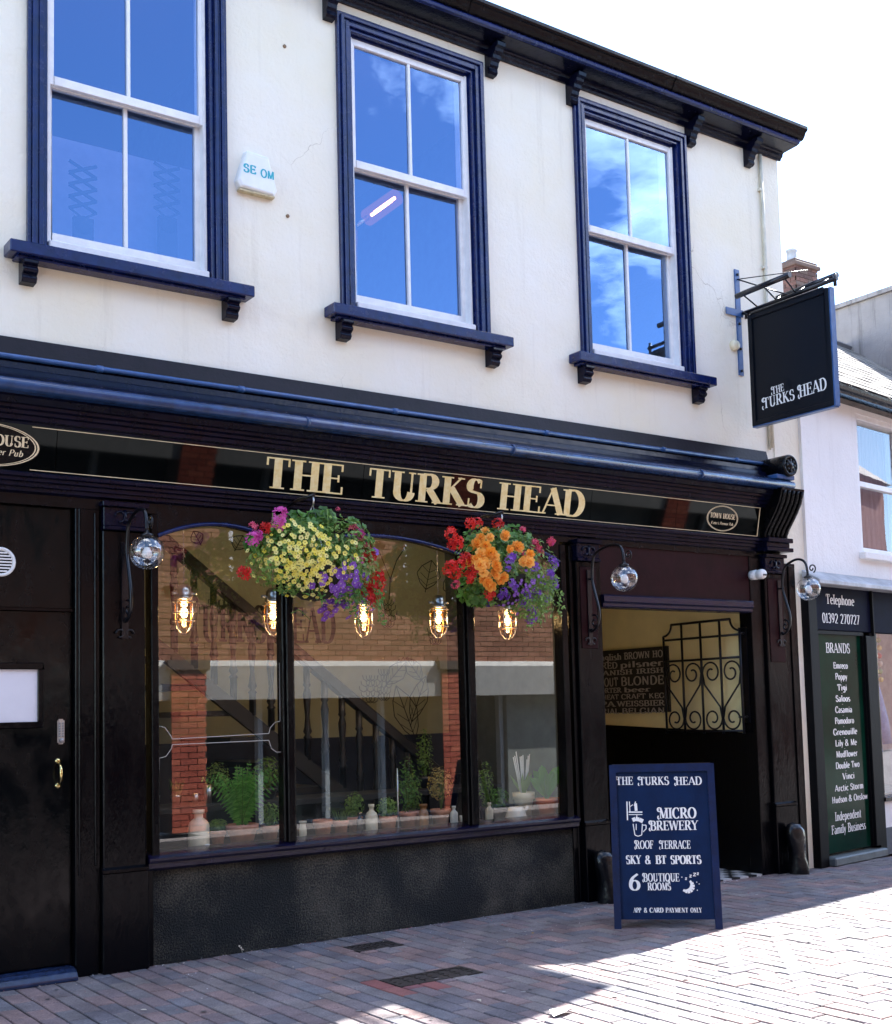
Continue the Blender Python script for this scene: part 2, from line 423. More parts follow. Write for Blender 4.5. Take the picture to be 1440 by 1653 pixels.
# ------------------------------------------------------------------ roman letters drawn with a broad pen (cap height 1)
def _font():
    F = {}
    def g(ch, w, *st): F[ch] = (w, st)
    T = 'thin'; s = 's'        # s marks a stroke end that carries a serif
    V = lambda x, y0=0, y1=1, sr='ab': ('st', [(x, y0), (x, y1)], sr)
    D = lambda x0, y0, x1, y1, sr='', thin=False: ('tn' if thin else 'st', [(x0, y0), (x1, y1)], sr)
    C = lambda p, sr='': ('cv', p, sr)
    H = lambda x0, x1, y: ('hz', [(x0, y), (x1, y)], '')
    tick = lambda x, y0, y1: ('tk', [(x, y0), (x, y1)], '')
    g('A', .72, D(.04, 0, .35, 1, 'a', True), D(.35, 1, .68, 0, 'b'), H(.15, .56, .34))
    g('B', .66, V(.14), C([(.14, 1), (.34, 1)] + arc(.34, .76, .2, .24, 90, -90) + [(.14, .52)]), C([(.14, .52), (.36, .52)] + arc(.36, .26, .24, .26, 90, -90) + [(.14, 0)]))
    g('C', .68, C(arc(.38, .5, .32, .5, 48, 312, 16)), tick(.60, .68, .98), tick(.60, .06, .22))
    g('D', .74, V(.14), C([(.14, 1), (.32, 1)] + arc(.32, .5, .35, .5, 90, -90, 14) + [(.14, 0)]))
    g('E', .62, V(.14), H(.14, .56, .98), H(.14, .46, .52), H(.14, .58, .02), tick(.555, .76, 1), tick(.46, .4, .64), tick(.575, 0, .25))
    g('F', .58, V(.14), H(.14, .54, .98), H(.14, .44, .52), tick(.535, .76, 1), tick(.44, .4, .64))
    g('G', .74, C(arc(.38, .5, .32, .5, 48, 300, 16)), V(.62, .08, .42, 'b'), tick(.60, .68, .98))
    g('H', .78, V(.16), V(.62), H(.16, .62, .52))
    g('I', .32, V(.16))
    g('J', .42, V(.28, .15, 1, 'b'), C(arc(.14, .15, .14, .18, 0, -170, 8)))
    g('K', .76, V(.16), D(.18, .46, .6, 1, 'b', True), D(.3, .6, .68, 0, 'b'))
    g('L', .6, V(.14), H(.14, .56, .02), tick(.555, 0, .26))
    g('M', .9, D(.14, 0, .17, 1, 'a', True), D(.17, 1, .45, .05), D(.45, .05, .73, 1, '', True), V(.76))
    g('N', .8, D(.16, 0, .16, 1, 'a', True), D(.14, 1, .64, 0), D(.64, 0, .64, 1, 'b', True))
    g('O', .78, C(arc(.39, .5, .33, .5, 90, 450, 24)))
    g('P', .62, V(.14), C([(.14, 1), (.34, 1)] + arc(.34, .74, .22, .26, 90, -90) + [(.14, .48)]))
    g('Q', .78, C(arc(.39, .5, .33, .5, 90, 450, 24)), D(.42, .2, .72, -.14))
    g('R', .72, V(.14), C([(.14, 1), (.34, 1)] + arc(.34, .75, .2, .25, 90, -90) + [(.14, .5)]), D(.34, .5, .66, 0, 'b'))
    g('S', .56, C(arc(.28, .75, .19, .25, 40, 230, 12) + arc(.28, .26, .22, .27, 70, -140, 14)), tick(.455, .7, .96), tick(.08, .04, .3))
    g('T', .68, V(.34, 0, 1, 'a'), H(.04, .64, .98), tick(.05, .74, 1), tick(.63, .74, 1))
    g('U', .76, V(.16, .3, 1, 'b'), C([(.16, .32)] + arc(.38, .3, .22, .3, 180, 360, 12)), D(.6, .3, .6, 1, 'b', True))
    g('V', .72, D(.06, 1, .36, 0, 'a'), D(.36, 0, .66, 1, 'b', True))
    g('W', 1.0, D(.05, 1, .28, 0, 'a'), D(.28, 0, .5, 1, '', True), D(.5, 1, .73, 0), D(.73, 0, .95, 1, 'b', True))
    g('X', .72, D(.08, 1, .64, 0, 'ab'), D(.08, 0, .62, 1, 'ab', True))
    g('Y', .7, D(.06, 1, .35, .48, 'a'), D(.35, .48, .64, 1, 'b', True), V(.35, 0, .48, 'a'))
    g('Z', .64, H(.08, .56, .98), D(.56, 1, .06, 0), H(.06, .58, .02), tick(.09, .76, 1), tick(.57, 0, .24))
    g('&', .8, C(arc(.33, .78, .17, .2, -60, 270, 14) + [(.33, .58), (.70, 0)]), C([(.26, .56)] + arc(.3, .26, .24, .27, 120, 330, 10) + [(.66, .42)]))
    x = .64
    g('a', .5, C(arc(.22, .44, .16, .2, 140, 0, 8) + [(.38, 0)]), C(arc(.22, .18, .16, .18, 90, 400, 12)))
    g('b', .54, V(.12, 0, 1, ''), C(arc(.28, .32, .2, .32, 150, -150, 14)))
    g('c', .46, C(arc(.26, .32, .2, .32, 45, 315, 14)))
    g('d', .54, V(.42, 0, 1, ''), C(arc(.26, .32, .2, .32, 30, 330, 14)))
    g('e', .48, C([(.08, .36), (.42, .36)] + arc(.25, .32, .19, .32, 8, 310, 14)))
    g('f', .36, V(.14, 0, .8, 'a'), C(arc(.26, .8, .12, .2, 180, 60, 6)), H(.02, .3, .62))
    g('g', .5, C(arc(.25, .4, .18, .24, 0, 360, 14)), C([(.42, .6), (.42, -.1)] + arc(.24, -.1, .18, .2, 0, -150, 8)))
    g('h', .56, V(.12, 0, 1, 'a'), C(arc(.28, .44, .16, .2, 160, 0, 8) + [(.44, 0)]))
    g('i', .26, V(.13, 0, x, 'ab'), tick(.13, .8, .92))
    g('k', .54, V(.12, 0, 1, 'a'), D(.14, .3, .44, x, '', True), D(.24, .38, .5, 0))
    g('l', .26, V(.13, 0, 1, 'ab'))
    g('m', .84, V(.12, 0, x, 'a'), C(arc(.27, .44, .15, .2, 160, 0, 8) + [(.42, 0)]), C(arc(.57, .44, .15, .2, 160, 0, 8) + [(.72, 0)]))
    g('n', .56, V(.12, 0, x, 'a'), C(arc(.28, .44, .16, .2, 160, 0, 8) + [(.44, 0)]))
    g('o', .52, C(arc(.26, .32, .2, .32, 90, 450, 18)))
    g('p', .54, V(.12, -.3, x, 'a'), C(arc(.28, .32, .2, .32, 150, -150, 14)))
    g('r', .4, V(.12, 0, x, 'a'), C(arc(.28, .46, .16, .18, 160, 50, 6)))
    g('s', .4, C(arc(.2, .48, .13, .16, 40, 230, 8) + arc(.2, .17, .15, .17, 70, -140, 8)))
    g('t', .34, V(.14, .1, .86, ''), C(arc(.24, .1, .1, .1, 180, 300, 5)), H(.02, .3, .62))
    g('u', .56, V(.12, .18, x, ''), C([(.12, .2)] + arc(.27, .18, .15, .18, 180, 360, 8)), V(.42, 0, x, ''))
    g('v', .5, D(.06, x, .25, 0), D(.25, 0, .44, x, '', True))
    g('w', .7, D(.05, x, .2, 0), D(.2, 0, .35, x, '', True), D(.35, x, .5, 0), D(.5, 0, .65, x, '', True))
    g('y', .5, D(.06, x, .27, 0), D(.44, x, .14, -.3, '', True))
    g('z', .46, H(.06, .4, .62), D(.4, x, .05, 0), H(.05, .42, .02))
    g('0', .58, C(arc(.29, .5, .22, .5, 90, 450, 20)))
    g('1', .36, V(.2, 0, 1, 'a'), D(.06, .82, .2, 1, '', True))
    g('2', .56, C(arc(.27, .72, .2, .28, 160, -30, 10) + [(.06, .02)]), H(.06, .52, .03))
    g('3', .54, C(arc(.25, .76, .18, .24, 150, -90, 10)), C(arc(.25, .26, .22, .26, 90, -150, 12)))
    g('6', .58, C([(.46, 1)] + arc(.5, .34, .42, .6, 115, 180, 6)), C(arc(.29, .3, .21, .3, 90, 450, 18)))
    g('7', .54, H(.06, .5, .97), D(.5, 1, .18, 0), tick(.07, .76, 1))
    g('9', .58, C(arc(.29, .7, .2, .3, 90, 450, 18)), C(arc(.08, .64, .41, .6, 0, -70, 6)))
    g('*', .3, tick(.15, .2, .45), H(.05, .25, .33))
    g("'", .2, tick(.1, .75, 1))
    g('.', .2, tick(.1, 0, .12))
    g('~', .3, tick(.15, .45, .58))
    g(' ', .34)
    return F
FONT = _font()
def text_mb(txt, o, right, up, h, width=None, thick=.15, thin=.045, lift=0.0, track=0.06, serif=True, swash=(), depth=0.0, slant=0.0):
    """lettering laid on a plane: o = left end of the baseline, right/up = unit vectors, h = cap height"""
    o = np.array(o, float); right = np.array(right, float); up = np.array(up, float); nrm = np.cross(right, up)
    adv = []; x = 0
    for ch in txt:
        w = FONT.get(ch, FONT[' '])[0]; adv.append(x); x += w + track
    tot = x - track; sx = (width / (tot * h)) if width else 1.0
    mb = MB(); lay = [0]
    def put(pts):          # flat polygon in glyph units
        lay[0] += 1; z = lift + 0.00006 * (lay[0] % 9)
        vs = [o + right * ((px + slant * py) * h * sx) + up * (py * h) + nrm * z for px, py in pts]
        if depth > 0:
            mb.extr(vs[::-1] if False else vs, -nrm * depth)
        else: mb.add(vs, [tuple(range(len(vs)))])
    def stroke(pts, wf):
        n = len(pts); Ls = []; Rs = []
        for i in range(n):
            a = pts[max(i - 1, 0)]; b = pts[min(i + 1, n - 1)]
            dx, dy = b[0] - a[0], b[1] - a[1]; l = math.hypot(dx, dy) or 1; dx /= l; dy /= l
            w = wf(dx, dy) / 2
            Ls.append((pts[i][0] - dy * w, pts[i][1] + dx * w)); Rs.append((pts[i][0] + dy * w, pts[i][1] - dx * w))
        for i in range(n - 1): put([Rs[i], Rs[i + 1], Ls[i + 1], Ls[i]])
    for k, ch in enumerate(txt):
        if ch not in FONT: continue
        for typ, pts, sr in FONT[ch][1]:
            pts = [(px + adv[k], py) for px, py in pts]
            if typ == 'st': wf = lambda dx, dy: thick
            elif typ == 'tn': wf = lambda dx, dy: thin * 1.25
            elif typ == 'hz': wf = lambda dx, dy: thin
            elif typ == 'tk': wf = lambda dx, dy: thin * 1.1
            else: wf = lambda dx, dy: thin + (thick * 1.08 - thin) * abs(dy) ** 1.4
            stroke(pts, wf)
            if serif and sr:
                for key, (px, py) in (('a', min(pts, key=lambda q: q[1])), ('b', max(pts, key=lambda q: q[1]))):
                    if len(sr) == 2 or True:
                        pass
                ends = {'a': pts[0], 'b': pts[-1]}
                for key in sr:
                    ex, ey = ends[key]
                    sw = (thick if typ == 'st' else thin) / 2 + .085
                    y0 = 0 if ey < .3 else ey - thin
                    put([(ex - sw, y0), (ex + sw, y0), (ex + sw, y0 + thin), (ex - sw, y0 + thin)])
        if k in swash:
            a = adv[k]
            stroke([(a + .1 + q[0], q[1]) for q in arc(-.02, .84, .2, .2, 60, 330, 12)], lambda dx, dy: thin + thick * .5 * abs(dy))
            stroke([(a - .04 + q[0], q[1] - .06) for q in arc(.04, .82, .09, .1, 330, 90, 8)], lambda dx, dy: thin * 1.4)
            stroke([(a + q[0], q[1]) for q in arc(.04, .10, .16, .18, 260, 120, 8)], lambda dx, dy: thin + thick * .4 * abs(dy))
    return mb

# ------------------------------------------------------------------ ground
GND = mat('street bed', (0.02, 0.018, 0.018), 0.95, var=0.3, vscale=3, bump=0.4)
def far_paving():
    m, nt, b = nmat('far paving'); L = nt.links.new
    geo = N(nt, 'NewGeometry')
    br = N(nt, 'TexBrick'); br.inputs['Scale'].default_value = 1.0; br.inputs['Brick Width'].default_value = 0.21; br.inputs['Row Height'].default_value = 0.105
    br.inputs['Mortar Size'].default_value = 0.006
    br.inputs['Color1'].default_value = (0.19, 0.17, 0.17, 1); br.inputs['Color2'].default_value = (0.24, 0.22, 0.215, 1); br.inputs['Mortar'].default_value = (0.07, 0.065, 0.06, 1)
    L(geo.outputs['Position'], br.inputs['Vector']); L(br.outputs['Color'], b.inputs['Base Color']); b.inputs['Roughness'].default_value = 0.85
    return m
FARP = far_paving()
mb = MB(); mb.box(-400, 400, -400, 400, -0.6, -0.05)
struct('ground', mb, FARP)
PAVC = [(.17, .145, .15), (.215, .155, .15), (.15, .145, .16), (.19, .165, .165), (.135, .125, .14), (.235, .165, .155), (.165, .15, .155), (.20, .175, .17), (.18, .14, .145)]
PAVO = piece_mat('clay paver', PAVC, 0.75, False, 0.8, 95, 0.35, 0.4, 0.5)
PAVI = piece_mat('clay paver mass', PAVC, 0.75, True, 0.8, 95, 0.35, 0.4, 0.5)
mb = MB(); mb.box(0.2, 14.0, -6.6, 0.0, -0.06, -0.008)
pave = struct('pavement', mb, GND)
U = 0.1055
bricks = []           # (cx, cy, lx, ly)
holes = []            # grates
gr1 = G(690, 1577); gr2 = G(603, 1527)
holes = [((round(gr1[0] / U - .5) + .5) * U, gr1[1], 2.5 * U, .105), ((round(gr2[0] / U - .5) + .5) * U, gr2[1], 1.5 * U, .095)]
def blocked(x, y):
    return False
XS = 4.85
nx0, nx1 = int(1.0 / U), int(XS / U)
for i in range(nx0, nx1):
    for j in range(-24, 1):
        y1 = j * 2 * U + (U if i % 2 else 0) + U
        y0 = y1 - 2 * U
        if y1 > 0.001: y1 = 0.0
        seg = [(y0, y1)]
        for hx, hy, a, b in holes:
            if abs((i + .5) * U - hx) < a: seg = [q for s0, s1 in seg for q in ((s0, min(s1, hy - b)), (max(s0, hy + b), s1)) if q[1] > q[0]] if any(s1 > hy - b and s0 < hy + b for s0, s1 in seg) else seg
        for s0, s1 in seg:
            if s1 - s0 > .018: bricks.append(((i + .5) * U, (s0 + s1) / 2, U, s1 - s0))
X0H = nx1 * U
for i in range(0, 90):
    for j in range(-62, 0):
        t = (i - j) % 4
        if t == 0: bricks.append((X0H + (i + 1) * U, (j + .5) * U, 2 * U, U))
        elif t == 2: bricks.append((X0H + (i + .5) * U, (j + (0 if j > -62 else .5)) * U, U, 2 * U))
    if (i - 0) % 4 == 2: pass
for j in range(-62, 0):
    if (0 - j) % 4 == 1: bricks.append((X0H + .5 * U, (j + .5) * U, U, U))
for i in range(0, 90):
    if (i - (-1)) % 4 == 3: bricks.append((X0H + (i + .5) * U, -.5 * U, U, U))
vis = []
for bx, by, lx, ly in bricks:
    if blocked(bx, by): continue
    px, py, z = proj((bx, by, 0))
    if z < .5: continue
    infr = -60 < px < 1500 and 1380 < py < 1713
    near = -500 < px < 2000 and py < 2300
    if not near: continue
    vis.append((0 if infr else 1, z, bx, by, lx, ly))
vis.sort()
def paver_mb(x, y, lx, ly, dz, tx, ty):
    g = .0045; c = .004
    hx, hy = lx / 2 - g, ly / 2 - g
    mb = MB(); vs = []
    for k, (ins, z) in enumerate(((0, -.03), (0, -c), (c, 0))):
        for sx, sy in ((-1, -1), (1, -1), (1, 1), (-1, 1)):
            xx, yy = sx * (hx - ins), sy * (hy - ins)
            vs.append((x + xx, y + yy, z + dz + tx * xx + ty * yy))
    fs = [(8, 9, 10, 11)] + [(r * 4 + i, r * 4 + (i + 1) % 4, (r + 1) * 4 + (i + 1) % 4, (r + 1) * 4 + i) for r in (0, 1) for i in range(4)]
    return mb.add(vs, fs)
REDP = piece_mat('red paver', [(.24, .09, .085), (.27, .11, .10), (.21, .085, .09)], .72, False, .5, 110, .4, .25)
pm = {}
rest = MB()
for n, (fl, z, bx, by, lx, ly) in enumerate(vis):
    dz, tx, ty = rnd.uniform(-.0022, .0022), rnd.uniform(-.012, .012), rnd.uniform(-.01, .01)
    if n < 300 and fl == 0:
        rd = abs(bx - gr1[0]) < .36 and abs(by - gr1[1]) < .26
        key = (round(lx, 3), round(ly, 3), rnd.randrange(3), rd)
        if key not in pm: pm[key] = paver_mb(0, 0, lx, ly, 0, tx, ty).mesh('paver', REDP if rd else PAVO)
        o = link('paver', pm[key], pave, (bx, by, dz))
    else:
        q = paver_mb(bx, by, lx, ly, dz, tx, ty); rest.add(q.v, q.f)
o = part('paver_field', rest, PAVI, pave, kind='stuff')
# iron drain covers let into the paving
for k, (hx, hy, a, b) in enumerate(holes):
    t = thing('drain_cover', ['square cast iron drain cover ringed by red pavers on the pavement', 'small round-cornered iron cover in the paving close to the black stall riser'][k], 'drain cover', (hx, hy, -.008), 'iron covers in the pavement')
    f = MB()
    f.box(hx - a, hx + a, hy - b, hy - b + .02, -.008, .002).box(hx - a, hx + a, hy + b - .02, hy + b, -.008, .002)
    f.box(hx - a, hx - a + .02, hy - b + .02, hy + b - .02, -.008, .002).box(hx + a - .02, hx + a, hy - b + .02, hy + b - .02, -.008, .002)
    part('rim', f, mat('worn cast iron', (.035, .03, .028), .5, var=.5, vscale=30, bump=.4), t)
    g_ = MB(); g_.box(hx - a + .02, hx + a - .02, hy - b + .02, hy + b - .02, -.008, -.003)
    nn = 7
    for i in range(nn):
        for j in range(4):
            x = hx - a + .035 + i * (2 * a - .07) / (nn - 1); y = hy - b + .035 + j * (2 * b - .07) / 3
            g_.box(x - .012, x + .012, y - .012, y + .012, -.003, .001)
    part('plate', g_, MATS['worn cast iron'], t)

# ------------------------------------------------------------------ the pub
pub = thing('pub_building', 'cream rendered pub with navy sash windows over a black shopfront', 'pub', (5.0, 0.0, 0.0))
WX = [2.59, 4.645, 6.765]
XL, XR = -2.0, 8.57
# upper wall with three openings
OW, OZ0, OZ1 = 0.525, 4.06, 6.10
xs = [XL] + [v for c in WX for v in (c - OW, c + OW)] + [XR]
zs = [3.30, OZ0, OZ1, 6.30]
mb = MB()
for i in range(len(xs) - 1):
    for j in range(3):
        if j == 1 and i % 2 == 1: continue
        mb.box(xs[i], xs[i + 1], 0.0, 0.22, zs[j], zs[j + 1])
part('upper_wall', mb, CREAM, pub)
mb = MB()
mb.box(XR - .22, XR, 0.22, 9.0, 0.0, 6.30)           # flank wall over the neighbour
mb.box(XL, XL + .2, 0.22, 9.0, 0.0, 6.30).box(XL + .2, XR - .22, 8.8, 9.0, 0.0, 6.30)
part('side_walls', mb, CREAM, pub)
mb = MB(); mb.box(8.335, 8.66, -0.012, 0.10, 0.0, 4.30)
part('end_pier', mb, CREAM, pub)
SLATE = mat('roof slate', (0.10, 0.10, 0.11), 0.6, var=0.3, vscale=8, bump=0.2)
mb = MB(); mb.prism([(-.20, 6.462), (4.5, 7.9), (9.1, 6.46), (9.1, 6.40), (4.5, 7.84), (-.20, 6.40)], XL - .1, 8.63)
part('roof', mb, SLATE, pub)
mb = MB(); mb.extr([(8.56, .2, 6.30), (8.56, 8.9, 6.30), (8.56, 4.5, 7.82)], (-.2, 0, 0)); part('gable', mb, CREAM, pub)

# eaves
mb = MB()
mb.prism([(0.0, 6.235), (-.018, 6.235), (-.022, 6.25), (-.04, 6.262), (-.045, 6.285), (-.055, 6.292), (-.205, 6.300), (-.205, 6.31), (-.215, 6.32), (-.215, 6.345), (-.205, 6.352), (0.0, 6.40)], XL, 8.60)
eav = part('eaves_cornice', mb, NAVYB, pub)
mb = MB(); mb.prism([(-.206, 6.305), (-.226, 6.312), (-.231, 6.33), (-.222, 6.345), (-.206, 6.348)], XL, 8.605); part('blue_bead', mb, NAVY, eav)
gut = [(-.16, 6.353), (-.215, 6.353), (-.232, 6.362), (-.246, 6.38), (-.254, 6.40), (-.262, 6.412), (-.275, 6.418), (-.282, 6.43), (-.282, 6.455), (-.27, 6.462), (-.262, 6.455), (-.25, 6.43), (-.17, 6.43)]
mb = MB(); mb.prism(gut, XL, 8.655); part('gutter', mb, BLACK, eav)
for x in (2.95, 5.02, 7.05):
    mb = MB(); mb.prism([(y - .006 if y < -.2 else y, z - .003) for y, z in gut], x - .03, x + .03); part('gutter_joint', mb, BLACK, eav)
mb = MB()
bp = [(0, 6.255), (-.155, 6.285), (-.165, 6.27), (-.16, 6.245), (-.135, 6.235), (-.13, 6.215), (-.105, 6.20), (-.10, 6.175), (-.075, 6.16), (-.07, 6.135), (-.055, 6.12), (-.06, 6.09), (-.045, 6.075), (0, 6.07)]
mb.prism(bp, -.037, .037); bme = mb.mesh('bracket', NAVYB)
for x in (1.92, 3.27, 3.965, 5.335, 6.12, 7.43, 8.155): link('bracket', bme, eav, (x - 5.0, -.001, 0))

# sash windows -----------------------------------------------------
def sash_window(c, k):
    hw = .62
    m0 = MB()
    # moulded architrave: legs and head built from stepped strips
    st = [(.0, .022, .030), (.022, .045, .048), (.045, .060, .034), (.060, .088, .040), (.088, .112, .020)]
    for a, b, d in st:
        m0.box(c - hw + a, c - hw + b, -d, .02, 4.085, 6.16 - a)
        m0.box(c + hw - b, c + hw - a, -d, .02, 4.085, 6.16 - a)
        m0.box(c - hw + b, c + hw - b, -d, .02, 6.16 - b, 6.16 - a)
    m0.box(c - hw + .10, c - hw + .125, .02, .16, 4.085, 6.06); m0.box(c + hw - .125, c + hw - .10, .02, .16, 4.085, 6.06)
    m0.box(c - hw + .125, c + hw - .125, .02, .16, 6.035, 6.06)
    win = part('sash_window', m0, NAVY, pub, .003)
    w = hw - .126; z0, zm0, zm1, z1 = 4.165, 5.118, 5.172, 6.034
    u = MB()   # upper sash sits forward
    y0, y1 = .030, .068
    u.box(c - w, c - w + .040, y0, y1, zm0, z1).box(c + w - .040, c + w, y0, y1, zm0, z1)
    u.box(c - w + .04, c + w - .04, y0, y1, z1 - .045, z1).box(c - w + .04, c + w - .04, y0 - .004, y1, zm0, zm1)
    u.box(c - .011, c + .011, y0 + .003, y1 - .008, zm1, z1 - .045)
    part('upper_sash', u, WHITE, win, .003)
    l = MB(); y2, y3 = .085, .125
    l.box(c - w, c - w + .045, y2, y3, z0, zm1 - .01).box(c + w - .045, c + w, y2, y3, z0, zm1 - .01)
    l.box(c - w + .045, c + w - .045, y2, y3, z0, z0 + .085).box(c - w + .045, c + w - .045, y2 + .002, y3, zm0 + .01, zm1 - .012)
    l.box(c - .012, c + .012, y2 + .003, y3 - .008, z0 + .085, zm0 + .01)
    part('lower_sash', l, WHITE, win, .003)
    sl_ = MB(); sl_.box(c - w, c + w, -.02, .12, 4.086, z0)     # white inner sill slope
    part('inner_sill', sl_, WHITE, win, .006)
    for xs_ in (c - w, c + w - .016):
        st_ = MB(); st_.box(xs_, xs_ + .016, .02, .155, z0, z1); part('stop_bead', st_, WHITE, win)
    for (xa, xb) in ((c - w + .036, c - .009), (c + .009, c + w - .036)):
        g1 = MB(); t = rnd.uniform(-.004, .004)
        g1.quad((xa, .05 + t, zm1 - .003), (xb, .05 - t, zm1 - .003), (xb, .05 - t, z1 - .04), (xa, .05 + t, z1 - .04)); part('pane', g1, GLUP, win)
        g2 = MB(); t = rnd.uniform(-.004, .004)
        g2.quad((xa + .004, .106 + t, z0 + .08), (xb - .004, .106 - t, z0 + .08), (xb - .004, .106 - t, zm0 + .013), (xa + .004, .106 + t, zm0 + .013)); part('pane', g2, GLUP, win)
    sl2 = MB(); sl2.box(c - .745, c + .745, -.135, .0, 4.012, 4.083); sl2.box(c - .70, c + .70, -.10, 0, 3.995, 4.012)
    part('sill', sl2, NAVY, win, .006)
    pr = [(0, 3.995), (-.105, 3.995), (-.108, 3.975), (-.085, 3.962), (-.098, 3.945), (-.095, 3.93), (-.07, 3.915), (-.075, 3.895), (-.06, 3.875), (0, 3.87)]
    for sx in (-1, 1):
        b_ = MB(); xc = c + sx * .62; b_.prism(pr, xc - .042, xc + .042); part('sill_bracket', b_, NAVYB, win, .003)
    return win
for k, c in enumerate(WX): sash_window(c, k)
# rooms behind the upper windows
mb = MB()
mb.box(XL + .25, XR - .3, 3.6, 3.7, 3.40, 6.2)
mb.box(3.55, 3.65, .22, 3.6, 3.40, 6.2).box(5.75, 5.85, .22, 3.6, 3.40, 6.2)
part('room_wall', mb, mat('room wall plaster', (.22, .17, .22), .8, var=.1), pub)
mb = MB(); mb.box(XL + .25, XR - .3, .22, 3.7, 6.2, 6.25); part('room_ceiling', mb, mat('ceiling paint', (.36, .26, .33), .8), pub)
mb = MB(); mb.box(XL + .25, XR - .3, .22, 8.5, 3.06, 3.30); part('first_floor', mb, DARKIN, pub)
mb = MB(); mb.lathe([(.34, 0), (.30, .02), (.22, .025), (.2, .012), (.05, .02)], (4.55, 1.6, 6.175), 24); part('ceiling_rose', mb, MATS['ceiling paint'], pub)

# ------------------------------------------------------------------ shopfront cornice and fascia
FX0, FX1 = XL, 8.03
mb = MB()
mb.prism([(.1, 3.56), (0, 3.562), (-.030, 3.555), (-.055, 3.455), (-.075, 3.448), (.1, 3.40)], FX0, 8.20)
cor = part('shopfront_cornice', mb, LEAD, pub)
mb = MB()
mb.prism([(.0, 3.42), (-.074, 3.447), (-.080, 3.40), (-.098, 3.395), (-.105, 3.36), (-.135, 3.345), (-.145, 3.32), (-.20, 3.295), (-.262, 3.262), (-.262, 3.19), (-.225, 3.172), (-.215, 3.140), (-.195, 3.135), (-.195, 3.118), (-.175, 3.11), (-.175, 3.092), (-.158, 3.085), (-.158, 3.062), (-.138, 3.055), (-.135, 3.043), (.0, 3.043)], FX0, 8.19)
part('moulding', mb, NAVYB, cor)
pz, pY = 3.425, -.094
mb = MB(); mb.tube([(FX0, pY, pz), (8.16, pY, pz)], .016, 10); part('conduit', mb, BLUEIRON, cor)
for x in (1.15, 2.36, 3.25, 4.38, 5.7, 6.9, 7.75):
    mb = MB(); mb.tube([(x - .02, pY, pz), (x + .02, pY, pz)], .0205, 10); part('conduit_clip', mb, BLUEIRON, cor)
mb = MB(); mb.prism([(-.262 + .0, 3.262)] + [(-.285 + .032 * math.cos(math.radians(a)), 3.216 + .034 * math.sin(math.radians(a))) for a in range(60, 310, 14)] + [(-.262, 3.175)], FX0, 8.205, True)
part('blue_torus', mb, TORUS, cor)
for x in (1.2, 3.6, 5.22, 7.1):
    mb = MB(); mb.prism([(-.285 + .036 * math.cos(math.radians(a)), 3.216 + .038 * math.sin(math.radians(a))) for a in range(0, 360, 24)], x - .012, x + .012, True); part('joint_band', mb, TORUS, cor)
# fascia: glass-fronted boards that lean forward at the top
fz0, fz1, fy0, fy1 = 2.792, 3.046, -.079, -.131
def FP(x, v, out=0.0):
    """a point on the leaning fascia: x along the street, v from 0 (lower edge) to 1"""
    n = np.array([0, -(fz1 - fz0), (fy1 - fy0)]); n = n / np.linalg.norm(n)
    return np.array([x, fy0 + (fy1 - fy0) * v, fz0 + (fz1 - fz0) * v]) + n * out
FUP = np.array([0, fy1 - fy0, fz1 - fz0]); FH = np.linalg.norm(FUP); FUP = FUP / FH
FASC = mat('black fascia glass', (.0015, .002, .002), .03, spec=.24)
mb = MB(); mb.prism([(.0, 2.79), (fy0 + .012, 2.79), (fy1 + .012, 3.046), (.0, 3.046)], FX0, FX1)
fas = part('fascia', mb, BLACK, pub)
jx = [FX0] + [P(x, y, -.105)[0] for x, y in ((91, 728), (586, 775), (954, 815), (1092, 830))] + [FX1]
for a, b in zip(jx[:-1], jx[1:]):
    q = MB(); q.extr([FP(a + .002, 0.0), FP(b - .002, 0.0), FP(b - .002, 1.0), FP(a + .002, 1.0)], (0, .011, 0)); part('fascia_panel', q, FASC, fas)
q = MB()
for v in (.045, .955):
    q.extr([FP(1.97, v - .008, .0012), FP(7.97, v - .008, .0012), FP(7.97, v + .008, .0012), FP(1.97, v + .008, .0012)], (0, .0008, 0))
q.extr([FP(7.966, .037, .0014), FP(7.974, .037, .0014), FP(7.974, .963, .0014), FP(7.966, .963, .0014)], (0, .0008, 0))
part('gilt_line', q, GOLDP, fas)
def fascia_word(word, xa, xb, ya):
    X0, X1 = P(xa, ya, -.105)[0], P(xb, ya, -.105)[0]
    tr = .05; tot = sum(FONT[c][0] for c in word) + tr * (len(word) - 1); h = .735 * FH; sx = (X1 - X0) / (tot * h)
    x = X0
    for c in word:
        w = FONT[c][0] * h * sx
        t = text_mb(c, FP(x, .135, .0015), (1, 0, 0), FUP, h, w, thick=.215, thin=.05, depth=.0008)
        part('letter', t, GOLD, fas, label='gilt serif capital ' + c + ' on the black fascia')
        x += w + tr * h * sx
fascia_word('THE', 428, 555, 768); fascia_word('TURKS', 594, 780, 788); fascia_word('HEAD', 806, 942, 808)
def oval(cx, rx, rv, rin=.93):
    q = MB(); n = 40; a = []; b = []
    for i in range(n):
        t = 2 * PI * i / n
        a.append(FP(cx + rx * math.cos(t), .5 + rv * math.sin(t), .003)); b.append(FP(cx + rx * rin * math.cos(t), .5 + rv * rin * math.sin(t), .003))
    for i in range(n): q.quad(a[i], a[(i + 1) % n], b[(i + 1) % n], b[i])
    return q
cxR = P(1166, 836, -.105)[0]; cxL = 1.715
bk = MB(); bk.extr([FP(cxL + .305 * math.cos(t * PI / 20), .5 + .47 * math.sin(t * PI / 20), .0022) for t in range(40)], (0, .0006, 0)); part('badge_ground', bk, BLACK, fas)
